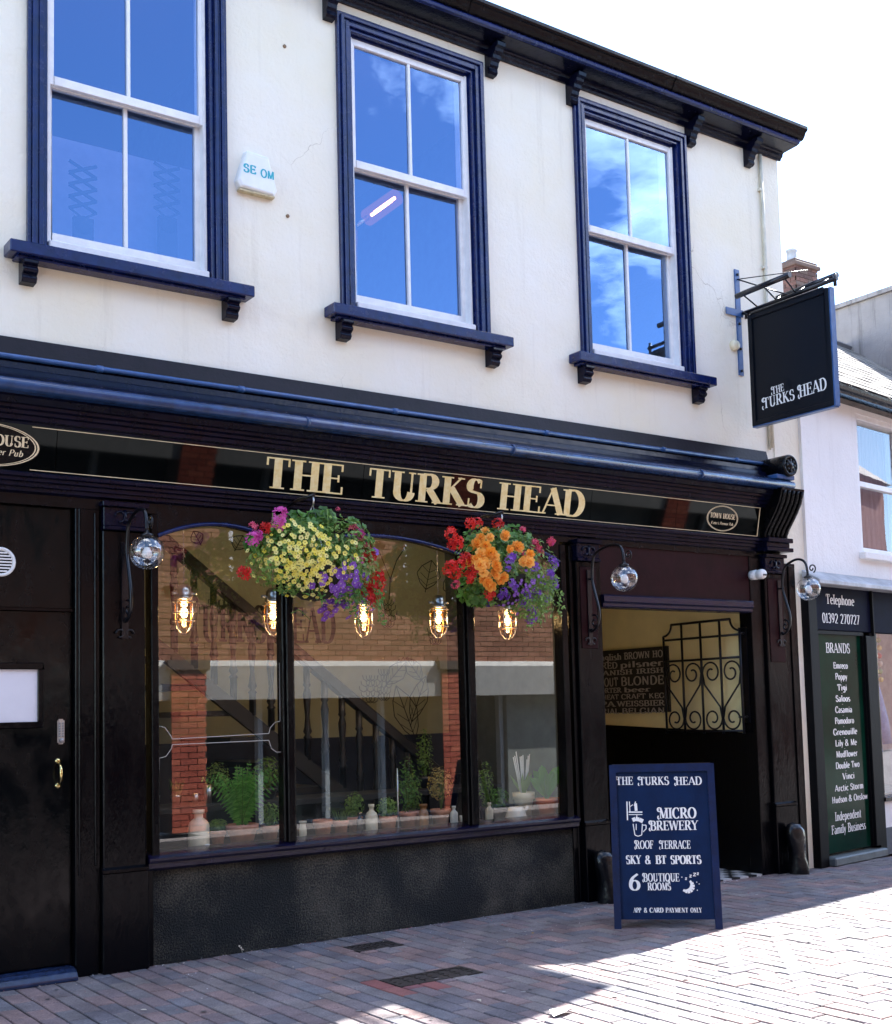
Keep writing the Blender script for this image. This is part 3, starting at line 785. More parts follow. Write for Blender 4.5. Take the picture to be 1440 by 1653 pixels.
for cx, rx, rv, hh in ((cxL, .30, .46, .36), (cxR, .185, .40, .25)):
    part('badge_ring', oval(cx, rx, rv, .965), GOLDP, fas)
    part('badge_ring', oval(cx, rx * .94, rv * .94, .975), GOLDP, fas)
    t1 = text_mb('TOWN HOUSE', FP(cx - rx * .80, .5, .003), (1, 0, 0), FUP, hh * FH * .62, rx * 1.6, thick=.2, thin=.06); part('badge_lettering', t1, GOLDP, fas)
    t2 = text_mb("Exeter's Premier Pub", FP(cx - rx * .70, .30, .003), (1, 0, 0), FUP, hh * FH * .36, rx * 1.4, thick=.15, thin=.07, serif=False, slant=.2); part('badge_lettering', t2, GOLDP, fas)
mb = MB()
mb.prism([(.0, 2.79), (-.09, 2.79), (-.098, 2.782), (-.098, 2.765), (-.080, 2.758), (-.080, 2.742), (-.062, 2.735), (-.062, 2.715), (-.045, 2.71), (-.045, 2.69), (-.02, 2.68), (.0, 2.68)], FX0, 8.05)
part('lower_moulding', mb, NAVYB, fas)

# console that ends the fascia
cx0, cx1 = 8.035, 8.325
con = None
prof = [(.0, 3.19)] + [(-.31 + .0, 3.19), (-.31, 3.17), (-.298, 3.13), (-.275, 3.07), (-.235, 3.00), (-.185, 2.93), (-.14, 2.87), (-.115, 2.82), (-.112, 2.795)] + [(.0, 2.795)]
mb = MB(); mb.prism(prof, cx0, cx1); con = part('console', mb, BLACK, pub, .003)
cm = MB()
for i in range(5):
    x = cx0 + .035 + i * .055
    pts = [(x, y - .006, z) for y, z in prof[2:-1]]
    cm.tube(pts, .012, 6)
part('flute', cm, BLACK, con)
mb = MB(); mb.box(cx0 - .01, cx1 + .012, -.16, 0, 2.755, 2.793).box(cx0, cx1, -.13, 0, 2.715, 2.755).box(cx0 - .02, cx1 + .025, -.15, 0, 2.68, 2.713); part('console_foot', mb, NAVYB, con, .004)
rc = (8.135, -.335, 3.375)
mb = MB(); mb.lathe([(.092, -.33), (.092, -.01), (.086, .0), (.07, .0), (.066, -.012), (.05, -.012), (.044, .0), (.02, .004), (.0, .008)], rc, 24, 'y')
part('roundel', mb, BLACK, con)
mb = MB()
for i in range(8):
    a = i * PI / 4; mb.lathe([(.0, -.012), (.015, -.008), (.010, .004), (0, .006)], (rc[0] + .045 * math.cos(a), rc[1], rc[2] + .045 * math.sin(a)), 8, 'y')
part('rosette', mb, BLACK, con)
mb = MB(); mb.box(8.0, 8.22, -.30, 0, 3.262, 3.30); mb.box(8.03, 8.21, -.27, 0, 3.19, 3.262); part('roundel_seat', mb, BLUEIRON, con, .006)

# ------------------------------------------------------------------ ground-floor woodwork
# frieze over the shop window, cut to shallow arches
lights = [(2.735, 3.552), (3.638, 4.960), (5.058, 5.845)]
ZA, ZP, ZF = 2.49, 2.585, 2.70
mb = MB(); mo = MB()
for xa, xb in lights:
    n = 16; c = (xa + xb) / 2; hw = (xb - xa) / 2
    pts = [(xa + (xb - xa) * i / n, ZA + (ZP - ZA) * (1 - ((xa + (xb - xa) * i / n - c) / hw) ** 2)) for i in range(n + 1)]
    for (x0, za), (x1, zb) in zip(pts[:-1], pts[1:]):
        mb.extr([(x0, -.02, za), (x1, -.02, zb), (x1, -.02, ZF), (x0, -.02, ZF)], (0, .09, 0))
    mo.tube([(x, -.022, z) for x, z in pts], .013, 6)
for xa, xb in ((3.552, 3.638), (4.960, 5.058)): mb.box(xa, xb, -.018, .07, ZA - .02, ZF)
frz = part('frieze', mb, BLACK, pub)
part('arch_bead', mo, NAVY, frz)
mb = MB(); mb.box(FX0, 2.735, -.018, .07, 2.62, 2.70); part('frieze_rail', mb, BLACK, frz)
mb = MB(); mb.box(5.845, 8.03, -.018, .07, 2.64, 2.70); part('frieze_rail', mb, BLACK, frz)
# shop window
sw = MB()
sw.box(2.69, 2.735, -.03, .07, .60, 2.62)
shopw = part('shop_window', sw, BLACKW, pub, .005)
sw = MB(); sw.box(5.845, 5.90, -.03, .07, .60, 2.62); part('stile', sw, BLACKW, shopw, .005)
for xa, xb in ((3.552, 3.638), (4.960, 5.058)):
    q = MB(); q.box(xa, xb, -.012, .07, .63, ZA - .02); q.box(xa + .018, xb - .018, -.035, -.012, .63, ZA + .02); part('mullion', q, BLACKW, shopw, .006)
q = MB(); q.prism([(.10, .60), (-.055, .585), (-.062, .598), (-.062, .612), (-.03, .625), (.10, .645)], 2.66, 5.93); q.prism([(-.03, .54), (-.045, .555), (-.045, .583), (.05, .60), (.05, .54)], 2.66, 5.93)
part('window_sill', q, mat('indigo sill paint', (.006, .005, .022), .2, var=.4, vscale=14, bump=.3, bscale=25, spec=.5), shopw)
for xa, xb in lights:
    n = 16; c = (xa + xb) / 2; hw = (xb - xa) / 2
    pts = [(xa - .005, .03, .63), (xb + .005, .03, .63)] + [(xb + .005 - (xb - xa + .01) * i / n, .03, ZA + .02 + (ZP - ZA) * (1 - (1 - 2 * i / n) ** 2)) for i in range(n + 1)]
    q = MB(); q.add(pts, [tuple(range(len(pts)))]); part('pane', q, GLSHOP, shopw)
# etched border lines on the left-hand pane
def lines(mb, pts, y, w):
    for a, b in zip(pts[:-1], pts[1:]):
        a = np.array(a); b = np.array(b); d = b - a; l = np.linalg.norm(d); nn = np.array([-d[1], d[0]]) / l * w / 2
        c = [a - nn, b - nn, b + nn, a + nn]; mb.add([(q[0], y, q[1]) for q in c], [(0, 1, 2, 3)])
ETCH = mat('etched line', (.5, .5, .47), .6)
q = MB()
def pz2(x, y): p = P(x, y, .028); return (p[0], p[2])
lines(q, [pz2(255, 1005), pz2(256, 1172), pz2(266, 1174), pz2(277, 1190), pz2(278, 1193), pz2(434, 1184), pz2(436, 1175), pz2(444, 1166), pz2(452, 1164), pz2(451, 1070)], .027, .0035)
lines(q, [pz2(256, 1375), pz2(257, 1224), pz2(268, 1221), pz2(277, 1208), pz2(278, 1202), pz2(434, 1195), pz2(438, 1208), pz2(446, 1214), pz2(454, 1214), pz2(456, 1345)], .027, .0035)
part('etched_border', q, ETCH, shopw)
# stall riser
mb = MB(); mb.box(2.70, 5.90, .0, .10, .0, .56); part('stall_riser', mb, RISER, pub)
for x in (2.66, 5.90):
    mb = MB(); mb.box(x, x + .04, -.012, .05, 0, .56); part('riser_stile', mb, BLACKW, pub, .003)
# pilasters
def pilaster(xa, xb, name='pilaster', panel=None):
    mb = MB(); mb.box(xa, xb, -.045, .1, .565, 2.50); p = part(name, mb, BLACKW, pub, .006)
    q = MB(); q.box(xa - .01, xb + .01, -.065, .1, 0, .555); part('plinth', q, BLACKW, p, .006)
    q = MB(); q.prism([(.0, .555), (-.068, .555), (-.066, .572), (-.045, .585), (0, .585)], xa - .01, xb + .01); part('plinth_cap', q, BLACK, p)
    q = MB(); q.box(xa - .005, xb + .005, -.075, .1, 2.50, 2.525).box(xa, xb, -.06, .1, 2.525, 2.635).box(xa - .012, xb + .012, -.085, .1, 2.635, 2.665); part('capital', q, NAVYB, p, .004)
    q = MB(); c = (xa + xb) / 2
    for sx in (-1, 1):
        q.tube([(c + sx * (.03 + .03 * math.cos(t)), -.066, 2.58 + .03 * math.sin(t)) for t in np.linspace(0, 5, 14)], .007, 6)
    q.tube([(c, -.066, 2.54), (c, -.068, 2.62)], .009, 6); part('carving', q, NAVYB, p)
    if panel:
        q = MB(); q.box(xa + .03, xb - .03, -.052, -.045, panel[0], panel[1]); part('panel', q, panel[2], p, .004)
    return p
pilaster(2.395, 2.645)
pilaster(5.985, 6.205, panel=(1.85, 2.46, MAROON))
pilaster(8.085, 8.33, panel=(1.75, 2.46, MAROON))
mb = MB()
mb.box(2.245, 2.385, -.02, .12, .0, 2.62); mb.box(2.262, 2.275, -.028, -.02, .55, 2.62); mb.box(2.352, 2.366, -.03, -.02, .60, 2.60); part('jamb', mb, BLACKW, pub, .005)
for x0, x1, z1 in ((5.945, 5.98, 2.62), (7.935, 8.075, 2.64), (6.21, 6.255, 2.64)):
    mb = MB(); mb.box(x0, x1, -.015, .12, .0, z1); part('jamb', mb, BLACKW, pub, .005)
mb = MB(); mb.box(8.335, 8.50, -.03, -.013, 0, 2.60); mb.box(8.40, 8.455, -.042, -.03, 0, 2.58); part('end_board', mb, BLACKW, pub, .004)
# entrance head: beam and maroon panel
mb = MB(); mb.box(6.256, 7.934, -.005, .06, 2.26, 2.64); ent = part('entrance_head', mb, MAROON, pub)
mb = MB(); mb.prism([(.10, 2.165), (-.02, 2.165), (-.03, 2.175), (-.03, 2.195), (-.045, 2.21), (-.045, 2.25), (-.035, 2.262), (.10, 2.262)], 6.256, 7.934); part('beam', mb, mat('indigo beam paint', (.005, .005, .026), .22, var=.4, vscale=12, bump=.2, spec=.5), ent)
# passage behind the entrance
PX = 7.97
mb = MB(); mb.box(PX, PX + .1, .12, 4.0, 1.1, 3.0); psg = part('passage_wall', mb, PASSY, pub)
mb = MB(); mb.extr([(PX - .012, .12, 0), (PX - .012, 4.0, 0), (PX - .012, 4.0, 1.33), (PX - .012, .12, 1.168)], (.012, 0, 0)); part('dado', mb, BLACKW, psg)
mb = MB(); mb.box(6.25, PX, 4.0, 4.1, 0, 3.0).box(6.30, 6.36, .12, 4.0, 0, 3.0); part('passage_side', mb, PASSY, psg)
mb = MB(); mb.box(6.36, PX, .1, 4.0, 2.95, 3.0); part('passage_ceiling', mb, PASSY, psg)
q1 = MB(); q2 = MB(); t_ = .1
for i in range(16):
    for j in range(12):
        (q1 if (i + j) % 2 else q2).box(6.37 + i * t_ + .001, 6.37 + (i + 1) * t_ - .001, .0 + j * t_, .0 + (j + 1) * t_ - .002, -.03, .012)
part('white_tile', q1, mat('white tile', (.6, .6, .6), .3), psg, kind='stuff'); part('black_tile', q2, mat('black tile', (.02, .02, .022), .3), psg, kind='stuff')
mb = MB(); mb.box(6.36, PX - .012, 1.2, 4.0, -.04, .005); part('passage_floor', mb, DARKIN, psg)

# ------------------------------------------------------------------ black side door
mb = MB(); mb.box(1.30, 2.243, .035, .085, .07, 2.03); mb.box(1.30, 2.243, .03, .09, 2.045, 2.62)
door = part('side_door', mb, DOORG, pub, .004)
mb = MB(); mb.box(1.2, 2.243, .01, .05, 2.03, 2.045); part('door_rail', mb, BLACKW, door)
a = P(60, 1080, .03); bq = P(60, 1165, .03)
fx = a[0]; z1, z0 = a[2], bq[2]
mb = MB(); mb.box(1.50, fx + .03, .012, .036, z0 - .035, z0).box(1.50, fx + .03, .012, .036, z1, z1 + .035).box(fx, fx + .03, .012, .036, z0, z1).box(1.50, 1.53, .012, .036, z0, z1)
part('notice_frame', mb, BLACKW, door, .004)
mb = MB(); mb.box(1.53, fx, .026, .034, z0, z1); part('notice', mb, mat('frosted white notice', (.70, .70, .76), .2, var=.06, vscale=3), door)
kx = 2.176
mb = MB(); mb.box(kx - .020, kx + .020, .012, .035, 1.285, 1.425); kp = part('keypad', mb, STEEL, door, .008, segs=2)
mb = MB()
for r in range(6):
    for cc in (-1, 1): mb.lathe([(.006, -.0), (.006, .004), (0, .005)], (kx + cc * .009, .012, 1.40 - r * .014), 8, 'y')
mb.lathe([(.013, 0), (.013, .012), (.010, .016), (0, .017)], (kx, .012, 1.305), 14, 'y')
part('keypad_button', mb, mat('dull steel', (.35, .35, .36), .4, metal=1.0), kp)
hx, h0, h1 = 2.165, 1.06, 1.185
mb = MB(); pts = [(hx, .03, h1), (hx, .0, h1 - .012), (hx, -.018, h1 - .035), (hx, -.02, (h0 + h1) / 2), (hx, -.018, h0 + .035), (hx, .0, h0 + .012), (hx, .03, h0)]
mb.tube(pts, .008, 10); mb.lathe([(.0, .01), (.012, .006), (.018, 0), (.018, -.004)], (hx, .034, h0 - .006), 14, 'y'); mb.lathe([(.0, .01), (.012, .006), (.018, 0), (.018, -.004)], (hx, .034, h1 + .006), 14, 'y')
part('pull_handle', mb, BRASS, door)
vx, vz = 1.843, 2.296
mb = MB(); mb.lathe([(.082, 0), (.082, .012), (.074, .016), (.066, .012), (.064, .003)], (vx, .03, vz), 28, 'y'); vn = part('round_vent', mb, PLASTICW, door)
mb = MB(); mb.lathe([(.063, .0045), (.0, .0046)], (vx, .03, vz), 24, 'y'); part('vent_dark', mb, DARKIN, vn)
mb = MB()
for i in range(-3, 4):
    w_ = math.sqrt(.062 ** 2 - (i * .017) ** 2); mb.box(vx - w_, vx + w_, .0165, .0235, vz + i * .017 - .004, vz + i * .017 + .004)
part('vent_slat', mb, PLASTICW, vn)
mb = MB(); mb.prism([(.08, 0), (-.10, 0), (-.10, .02), (-.085, .045), (-.05, .062), (.08, .066)], 1.2, 2.235); part('threshold', mb, mat('blue painted step', (.012, .025, .07), .25, var=.5, vscale=9, bump=.3, bscale=30, coat=.3), pub, .004)
mb = MB(); mb.box(XL, 1.295, 0, .1, 0, 2.62); part('black_panelling', mb, BLACKW, pub)
mb = MB(); mb.box(1.2, 2.243, .09, .2, 0, 2.7); part('door_backing', mb, DARKIN, pub)

# ------------------------------------------------------------------ bar room behind the shop window
BY = 1.95
mb = MB(); mb.box(2.2, 6.30, BY, BY + .1, 0, 3.06); bw = part('bar_back_wall', mb, OLIVE, pub)
mb = MB(); mb.box(2.2, 2.3, .1, BY, 0, 3.06); part('bar_side_wall', mb, OLIVE, pub)
mb = MB(); mb.box(6.2, 6.30, .12, BY, 0, 3.06); part('bar_side_wall', mb, mat('smoke grey wall', (.10, .11, .105), .6, var=.2), pub)
mb = MB(); mb.box(2.3, 6.2, .07, BY, 3.03, 3.06); part('bar_ceiling', mb, OLIVE, pub)
mb = MB(); mb.box(2.3, 6.2, .1, BY, 0.0, .02); part('bar_floor', mb, DARKIN, pub)
mb = MB(); mb.box(2.3, 6.2, BY - .03, BY, .02, 1.22); part('bar_wainscot', mb, mat('blue black wainscot', (.010, .012, .03), .5, var=.2), bw)
# painted sign and hop drawings on the back wall
def bwp(x, y): p = P(x, y, BY - .003); return p
p0, p1 = bwp(300, 1035), bwp(541, 1031)
h_ = bwp(300, 975)[2] - p0[2]
t = text_mb('TURKS HEAD', (p0[0], BY - .003, p0[2]), (1, 0, 0), (0, 0, 1), h_, p1[0] - p0[0], thick=.2, thin=.06); part('wall_lettering', t, INKY, bw)
p2, p3 = bwp(336, 992), bwp(378, 990)
t = text_mb('THE', (p2[0], BY - .003, p2[2]), (1, 0, 0), (0, 0, 1), h_ * .42, p3[0] - p2[0], thick=.2, thin=.06); part('wall_lettering', t, INKY, bw)
q = MB()
def ink(pts, w=.008):
    pp = [bwp(*p) for p in pts]; lines(q, [(a[0], a[2]) for a in pp], BY - .0035, w)
def hop(cx, cy, w, h):
    for r in range(5):
        for s_ in (-1, 0, 1):
            x0 = cx + s_ * w * .3 * (1 - abs(r - 2) / 4); y0 = cy - h / 2 + r * h / 5
            ink([(x0 - w * .2, y0), (x0 - w * .17, y0 + h * .14), (x0, y0 + h * .22), (x0 + w * .17, y0 + h * .14), (x0 + w * .2, y0)], .006)
def leaf_ink(cx, cy, w, h, a):
    ca, sa = math.cos(a), math.sin(a)
    f = lambda u, v: (cx + u * w * ca - v * h * sa, cy + u * w * sa + v * h * ca)
    ink([f(0, -.5), f(.3, -.25), f(.42, 0), f(.25, .3), f(0, .5), f(-.25, .3), f(-.42, 0), f(-.3, -.25), f(0, -.5)]); ink([f(0, -.5), f(0, .6)])
    for v in (-.2, .05, .25): ink([f(0, v + .12), f(.3, v - .08)], .005); ink([f(0, v + .12), f(-.3, v - .08)], .005)
hop(626, 990, 30, 44); hop(703, 1018, 26, 44); hop(598, 1112, 36, 44); hop(620, 1105, 26, 50)
leaf_ink(692, 928, 46, 48, .2); leaf_ink(386, 876, 34, 26, .5); leaf_ink(731, 945, 40, 40, -.4); leaf_ink(318, 868, 26, 24, -.5)
ink([(628, 968), (630, 935), (640, 905), (655, 882)], .01); ink([(632, 940), (622, 915), (612, 890)], .007)
leaf_ink(655, 1150, 46, 92, -.35); leaf_ink(676, 1128, 34, 78, .3); leaf_ink(640, 1086, 34, 50, .7); leaf_ink(668, 1080, 30, 44, -.6)
for k in range(5): ink([(640 + k * 7, 1072 - 6 * math.sin(k * .8)), (644 + k * 7, 1066 - 6 * math.sin(k * .8 + .4)), (648 + k * 7, 1070)], .006)
part('hop_mural', q, INKY, bw)
# staircase
SY = 1.05
r0, r1 = P(258, 868, SY), P(640, 1192, SY)
g0 = P(250, 1034, SY)
sl = (r1[2] - r0[2]) / (r1[0] - r0[0])
railz = lambda x: r0[2] + sl * (x - r0[0])
strz = lambda x: g0[2] + sl * (x - g0[0])
xa, xb = 2.45, min(5.65, r1[0] + .55)
mb = MB(); d = .035
mb.extr([(xa, SY - .04, railz(xa) - .04), (xb, SY - .04, railz(xb) - .04), (xb, SY - .04, railz(xb) + .06), (xa, SY - .04, railz(xa) + .06)], (0, .08, 0))
stc = part('staircase', mb, STAIRW, pub, .008)
mb = MB()
mb.extr([(xa, SY - .02, strz(xa) - .10), (xb, SY - .02, strz(xb) - .10), (xb, SY - .02, strz(xb) + .03), (xa, SY - .02, strz(xa) + .03)], (0, .04, 0)); part('string', mb, STAIRW, stc)
bal = [(.018, 0), (.018, .16), (.024, .17), (.014, .19), (.024, .215), (.017, .25), (.012, .33), (.020, .46), (.022, .50), (.013, .55), (.022, .57), (.018, .585), (.018, .72)]
hb = railz(3.) - strz(3.) - .05; bal = [(r * 1.4, h * hb / .72) for r, h in bal]
bme = MB().lathe(bal, (0, 0, 0), 10).mesh('baluster', STAIRW)
x = 2.55
while x < xb - .03:
    link('baluster', bme, stc, (x - 5.0, SY, strz(x) + .025)); x += .146
st = MB(); n = 0; x = xa
while x < xb:
    st.box(x, x + .25, SY + .02, BY, strz(x + .25) - .10, strz(x + .25) - .06); x += .25
part('tread', st, STAIRW, stc)
mb = MB(); mb.box(xb - .02, xb + .08, SY - .05, SY + .05, .02, railz(xb) + .12); part('newel_post', mb, STAIRW, stc, .006)
# display shelf inside the glass, and the counter behind it
mb = MB(); mb.box(2.735, 5.845, .075, .50, .56, .606); part('display_shelf', mb, mat('dark shelf', (.03, .026, .03), .5, var=.3), pub)
ctr = thing('bar_counter', 'long dark counter behind the plants in the shop window', 'counter', (4.2, .80, .02))
mb = MB(); mb.box(2.55, 5.75, .62, 1.0, .80, .84); part('top', mb, DARKIN, ctr, .004)
for x in (2.6, 4.15, 5.66):
    mb = MB(); mb.box(x, x + .04, .66, .96, .02, .80); part('leg', mb, DARKIN, ctr)

# ------------------------------------------------------------------ pendant lamps
FIL = emit('lamp filament', (1.0, .60, .26), 6.0)
AMBER = glass('amber lamp glass', 1.5, (1.0, .72, .42), 0.0)
pend = [(297, 985, 'caged pendant lamp hanging furthest left behind the shop window glass'),
        (441, 990, 'caged pendant lamp half hidden by the left mullion below the yellow flowers'),
        (587, 990, 'caged pendant lamp below the red flowers in the middle of the shop window'),
        (708, 990, 'caged pendant lamp on a chain between the two flower baskets'),
        (819, 990, 'caged pendant lamp half covered by the trailing purple flowers')]
def pendant(px, py, lab):
    c = P(px, py, .35); x, z = c[0], 2.085
    t = thing('pendant_lamp', lab, 'lamp', (x, .35, z), 'caged pendant lamps in the shop window')
    m = MB(); m.lathe([(.0, .135), (.022, .133), (.034, .12), (.038, .10), (.038, .075), (.044, .07), (.044, .058), (.036, .055)], (x, .35, z), 16)
    for s_ in (-1, 1): m.tube([(x + s_ * .036, .35, z + .088), (x + s_ * .068, .35, z + .088)], .008, 8)
    part('cap', m, STEEL, t)
    m = MB(); m.lathe([(.046, .055), (.048, .02), (.048, -.04), (.040, -.075), (.02, -.095), (.0, -.10)], (x, .35, z), 18); part('glass_jar', m, AMBER, t)
    m = MB()
    for k in range(4):
        a = k * PI / 2 + .5; ca, sa = math.cos(a), math.sin(a)
        m.tube([(x + .056 * ca, .35 + .056 * sa, z + .06), (x + .058 * ca, .35 + .058 * sa, z - .05), (x + .046 * ca, .35 + .046 * sa, z - .09), (x + .02 * ca, .35 + .02 * sa, z - .118), (x, .35, z - .124)], .0032, 5)
    for h in (.045, -.012, -.055):
        m.tube([(x + .058 * math.cos(a), .35 + .058 * math.sin(a), z + h) for a in np.linspace(0, 2 * PI, 17)], .003, 5, False)
    part('cage', m, STEEL, t)
    m = MB(); m.lathe([(.0, .03), (.0045, .022), (.006, -.01), (.0045, -.035), (0, -.04)], (x, .35, z), 8); part('filament', m, FIL, t)
    m = MB(); n = int((3.03 - z - .135) / .022)
    for k in range(n):
        zz = z + .140 + k * .022; dx, dy = (.005, 0) if k % 2 else (0, .005)
        m.tube([(x - dx, .35 - dy, zz - .012), (x + dx, .35 + dy, zz), (x - dx, .35 - dy, zz + .012)], .0022, 4, False)
    m.tube([(x, .35, z + .13), (x, .35, 3.03)], .0018, 4)
    part('chain', m, STEEL, t)
    ld = bpy.data.lights.new('pendant_bulb', 'POINT'); ld.energy = 0.95; ld.color = (1.0, .86, .62); ld.shadow_soft_size = .03
    lo = bpy.data.objects.new('pendant_bulb', ld); COL.objects.link(lo); lo.parent = t; lo.location = (0, 0, -.0); t.scale = (1.22, 1.22, 1.22)
for a in pend: pendant(*a)

# ------------------------------------------------------------------ wall lamps with clear globes
def globe_lamp(X, z, yl, lab):
    t = thing('globe_lamp', lab, 'lamp', (X, -.045, z), 'globe lamps on black scroll brackets')
    y0 = -.05; R = .098
    m = MB(); m.lathe([(R * math.sin(a), R * math.cos(a)) for a in np.linspace(.32, PI, 18)], (X, yl, z), 26); part('globe', m, GLLAMP, t)
    m = MB(); m.lathe([(.0, .125), (.012, .124), (.014, .108), (.034, .102), (.036, .088), (.030, .086)], (X, yl, z), 18); part('gallery', m, IRON, t)
    m = MB(); m.lathe([(.0, .03), (.014, .026), (.026, .005), (.028, -.012), (.022, -.030), (.0, -.038)], (X, yl, z), 14); part('bulb', m, PLASTICW, t)
    m = MB(); m.lathe([(.012, .09), (.012, .03)], (X, yl, z), 10); part('bulb_holder', m, IRON, t)
    m = MB()
    top = z + .27; ym = yl + .085
    pts = [(X, y0 - .13, z - .20), (X, y0 - .165, z - .10), (X, y0 - .13, z + .02), (X, y0 - .105, z + .12)]
    # stem sweeps up and over in a crook
    pts = [(X, y0 - .02, z - .36), (X, y0 - .06, z - .345), (X, y0 - .10, z - .29), (X, y0 - .105, z - .20), (X, y0 - .075, z - .09), (X, y0 - .045, z + .02), (X, y0 - .05, z + .12), (X, y0 - .085, z + .21), (X, (y0 + yl) / 2 - .03, z + .255), (X, yl + .05, z + .245), (X, yl + .012, z + .20), (X, yl, z + .125)]
    P_ = [Vector(p) for p in pts]; sm = []
    for i in range(len(P_) - 1):
        a, b, c, d = P_[max(i - 1, 0)], P_[i], P_[i + 1], P_[min(i + 2, len(P_) - 1)]
        for k in range(5):
            u = k / 5; sm.append(.5 * ((2 * b) + (c - a) * u + (2 * a - 5 * b + 4 * c - d) * u * u + (3 * b - a - 3 * c + d) * u ** 3))
    sm.append(P_[-1])
    m.tube(sm, .0105, 8)
    # scrolls: one below at the wall, one curling forward over the globe
    m.tube([(X, y0 - .055 + (.052 - .006 * a) * math.cos(a + 1.2), z - .29 + (.052 - .006 * a) * math.sin(a + 1.2)) for a in np.linspace(0, 7.2, 30)], .007, 6)
    m.tube([(X, yl - .045 + (.034 - .004 * a) * math.cos(PI - a), z + .165 - (.034 - .004 * a) * math.sin(PI - a) * -1) for a in np.linspace(-1.2, 6.5, 26)], .006, 6)
    part('scroll_arm', m, IRON, t)
    m = MB(); m.box(X - .02, X + .02, y0 - .012, y0 + .006, z - .46, z + .10)
    for sx in (-1, 1):
        m.tube([(X + sx * (.03 + .022 * math.cos(a)), y0 - .008, z - .43 + .022 * math.sin(a)) for a in np.linspace(0, 5.0, 16)], .006, 6)
    m.tube([(X, y0 - .005, z + .03), (X, y0 - .06, z + .03)], .008, 6); m.tube([(X, y0 - .005, z - .34), (X, y0 - .04, z - .355)], .008, 6)
    part('wall_plate', m, IRON, t)
globe_lamp(2.52, 2.335, -.40, 'clear globe lamp on a black scroll bracket between side door and shop window')
globe_lamp(6.095, 2.335, -.44, 'clear globe lamp on a scroll bracket left of the yellow entrance passage')
globe_lamp(8.25, 2.345, -.36, 'clear globe lamp on the pilaster nearest the green shop panel')

# ------------------------------------------------------------------ small fittings on the pub
AY = -.055
al = thing('alarm_box', 'faded white burglar alarm box on the cream wall', 'alarm box', (3.42, 0, 4.78))
A = [P(393, 236, AY), P(436, 242, AY), P(447, 300, AY), P(440, 314, AY), P(384, 296, AY), P(380, 285, AY)]
A = [(3.335, 4.995), (3.485, 4.985), (3.545, 4.775), (3.525, 4.735), (3.285, 4.745), (3.265, 4.785)]
mb = MB(); n = len(A); cxa, cza = 3.405, 4.86
vs = [(x, 0.0, z) for x, z in A] + [(x, AY + .012, z) for x, z in A] + [(cxa + (x - cxa) * .88, AY, cza + (z - cza) * .90) for x, z in A]
fs = [tuple(range(n))] + [(r * n + i, r * n + (i + 1) % n, (r + 1) * n + (i + 1) % n, (r + 1) * n + i) for r in (0, 1) for i in range(n)] + [tuple(range(2 * n, 3 * n))]
mb.add(vs, fs); part('housing', mb, PLASTICW, al, .004)
AQUA = mat('aqua print', (.03, .38, .45), .5)
t = text_mb('SE', (3.305, AY, 4.845), (1, 0, 0), (0, 0, 1), .052, .085, thick=.2, thin=.16, serif=False, lift=.001); part('lettering', t, AQUA, al)
t = text_mb('OM', (3.425, AY, 4.838), (1, 0, 0), (0, 0, 1), .052, .095, thick=.2, thin=.16, serif=False, lift=.001); part('lettering', t, AQUA, al)
mb = MB(); mb.box(3.28, 3.53, -.045, -.002, 4.722, 4.738); part('weathered_base', mb, mat('yellowed plastic', (.5, .42, .25), .6, var=.3, vscale=30), al, .004)
sx_, sz_ = P(1213, 927, -.08)[0], P(1213, 927, -.08)[2]
se = thing('security_sensor', 'white round security sensor beside the entrance panel', 'sensor', (7.93, -.02, sz_))
mb = MB(); mb.lathe([(.040, -.006), (.042, .05), (.034, .056), (.034, .068), (.040, .074), (.042, .115), (.036, .13), (.022, .135), (.0, .136)], (7.955, -.02, sz_), 20, 'y'); part('body', mb, PLASTICW, se)
mb = MB(); mb.box(7.938, 7.975, -.162, -.150, sz_ - .015, sz_ - .003); part('slot', mb, DARKIN, se)
for k, (px, py, lab) in enumerate(((459, 75, 'small rusty wall plug high on the cream wall between two windows'), (464, 349, 'small wall plug below the alarm box on the cream wall'))):
    c = P(px, py); m = MB(); m.lathe([(.013, -.004), (.012, .008), (.007, .012), (0, .012)], (c[0], 0, c[2]), 10, 'y'); single('wall_plug', m, mat('rusty stub', (.25, .17, .10), .8), lab, 'wall plug', (c[0], 0, c[2]))
cp = P(1189, 558, -.02); m = MB(); m.lathe([(.045, -.002), (.045, .03), (.036, .045), (.0, .05)], (cp[0] - .02, 0, cp[2]), 18, 'y')
single('wall_sensor', m, mat('cream plastic', (.75, .68, .48), .4), 'round cream fitting on the wall beside the sign bracket', 'wall fitting', (cp[0] - .02, 0, cp[2]))
m = MB(); c0 = 8.315
m.tube([(c0, -.022, 6.22), (c0 + .006, -.022, 5.5), (c0 - .006, -.022, 4.6), (c0 - .03, -.022, 3.60)], .016, 8); m.tube([(c0 - .045, -.022, 4.4), (c0 - .05, -.022, 3.58)], .009, 6)
for z in (5.9, 5.2, 4.5, 3.9): m.box(c0 - .03, c0 + .025, -.03, 0.0, z - .012, z + .012)
single('wall_pipe', m, mat('cream pipe paint', (.60, .56, .44), .5, var=.2), 'thin cream painted pipe running down beside the hanging sign', 'pipe', (c0, 0, 3.6))

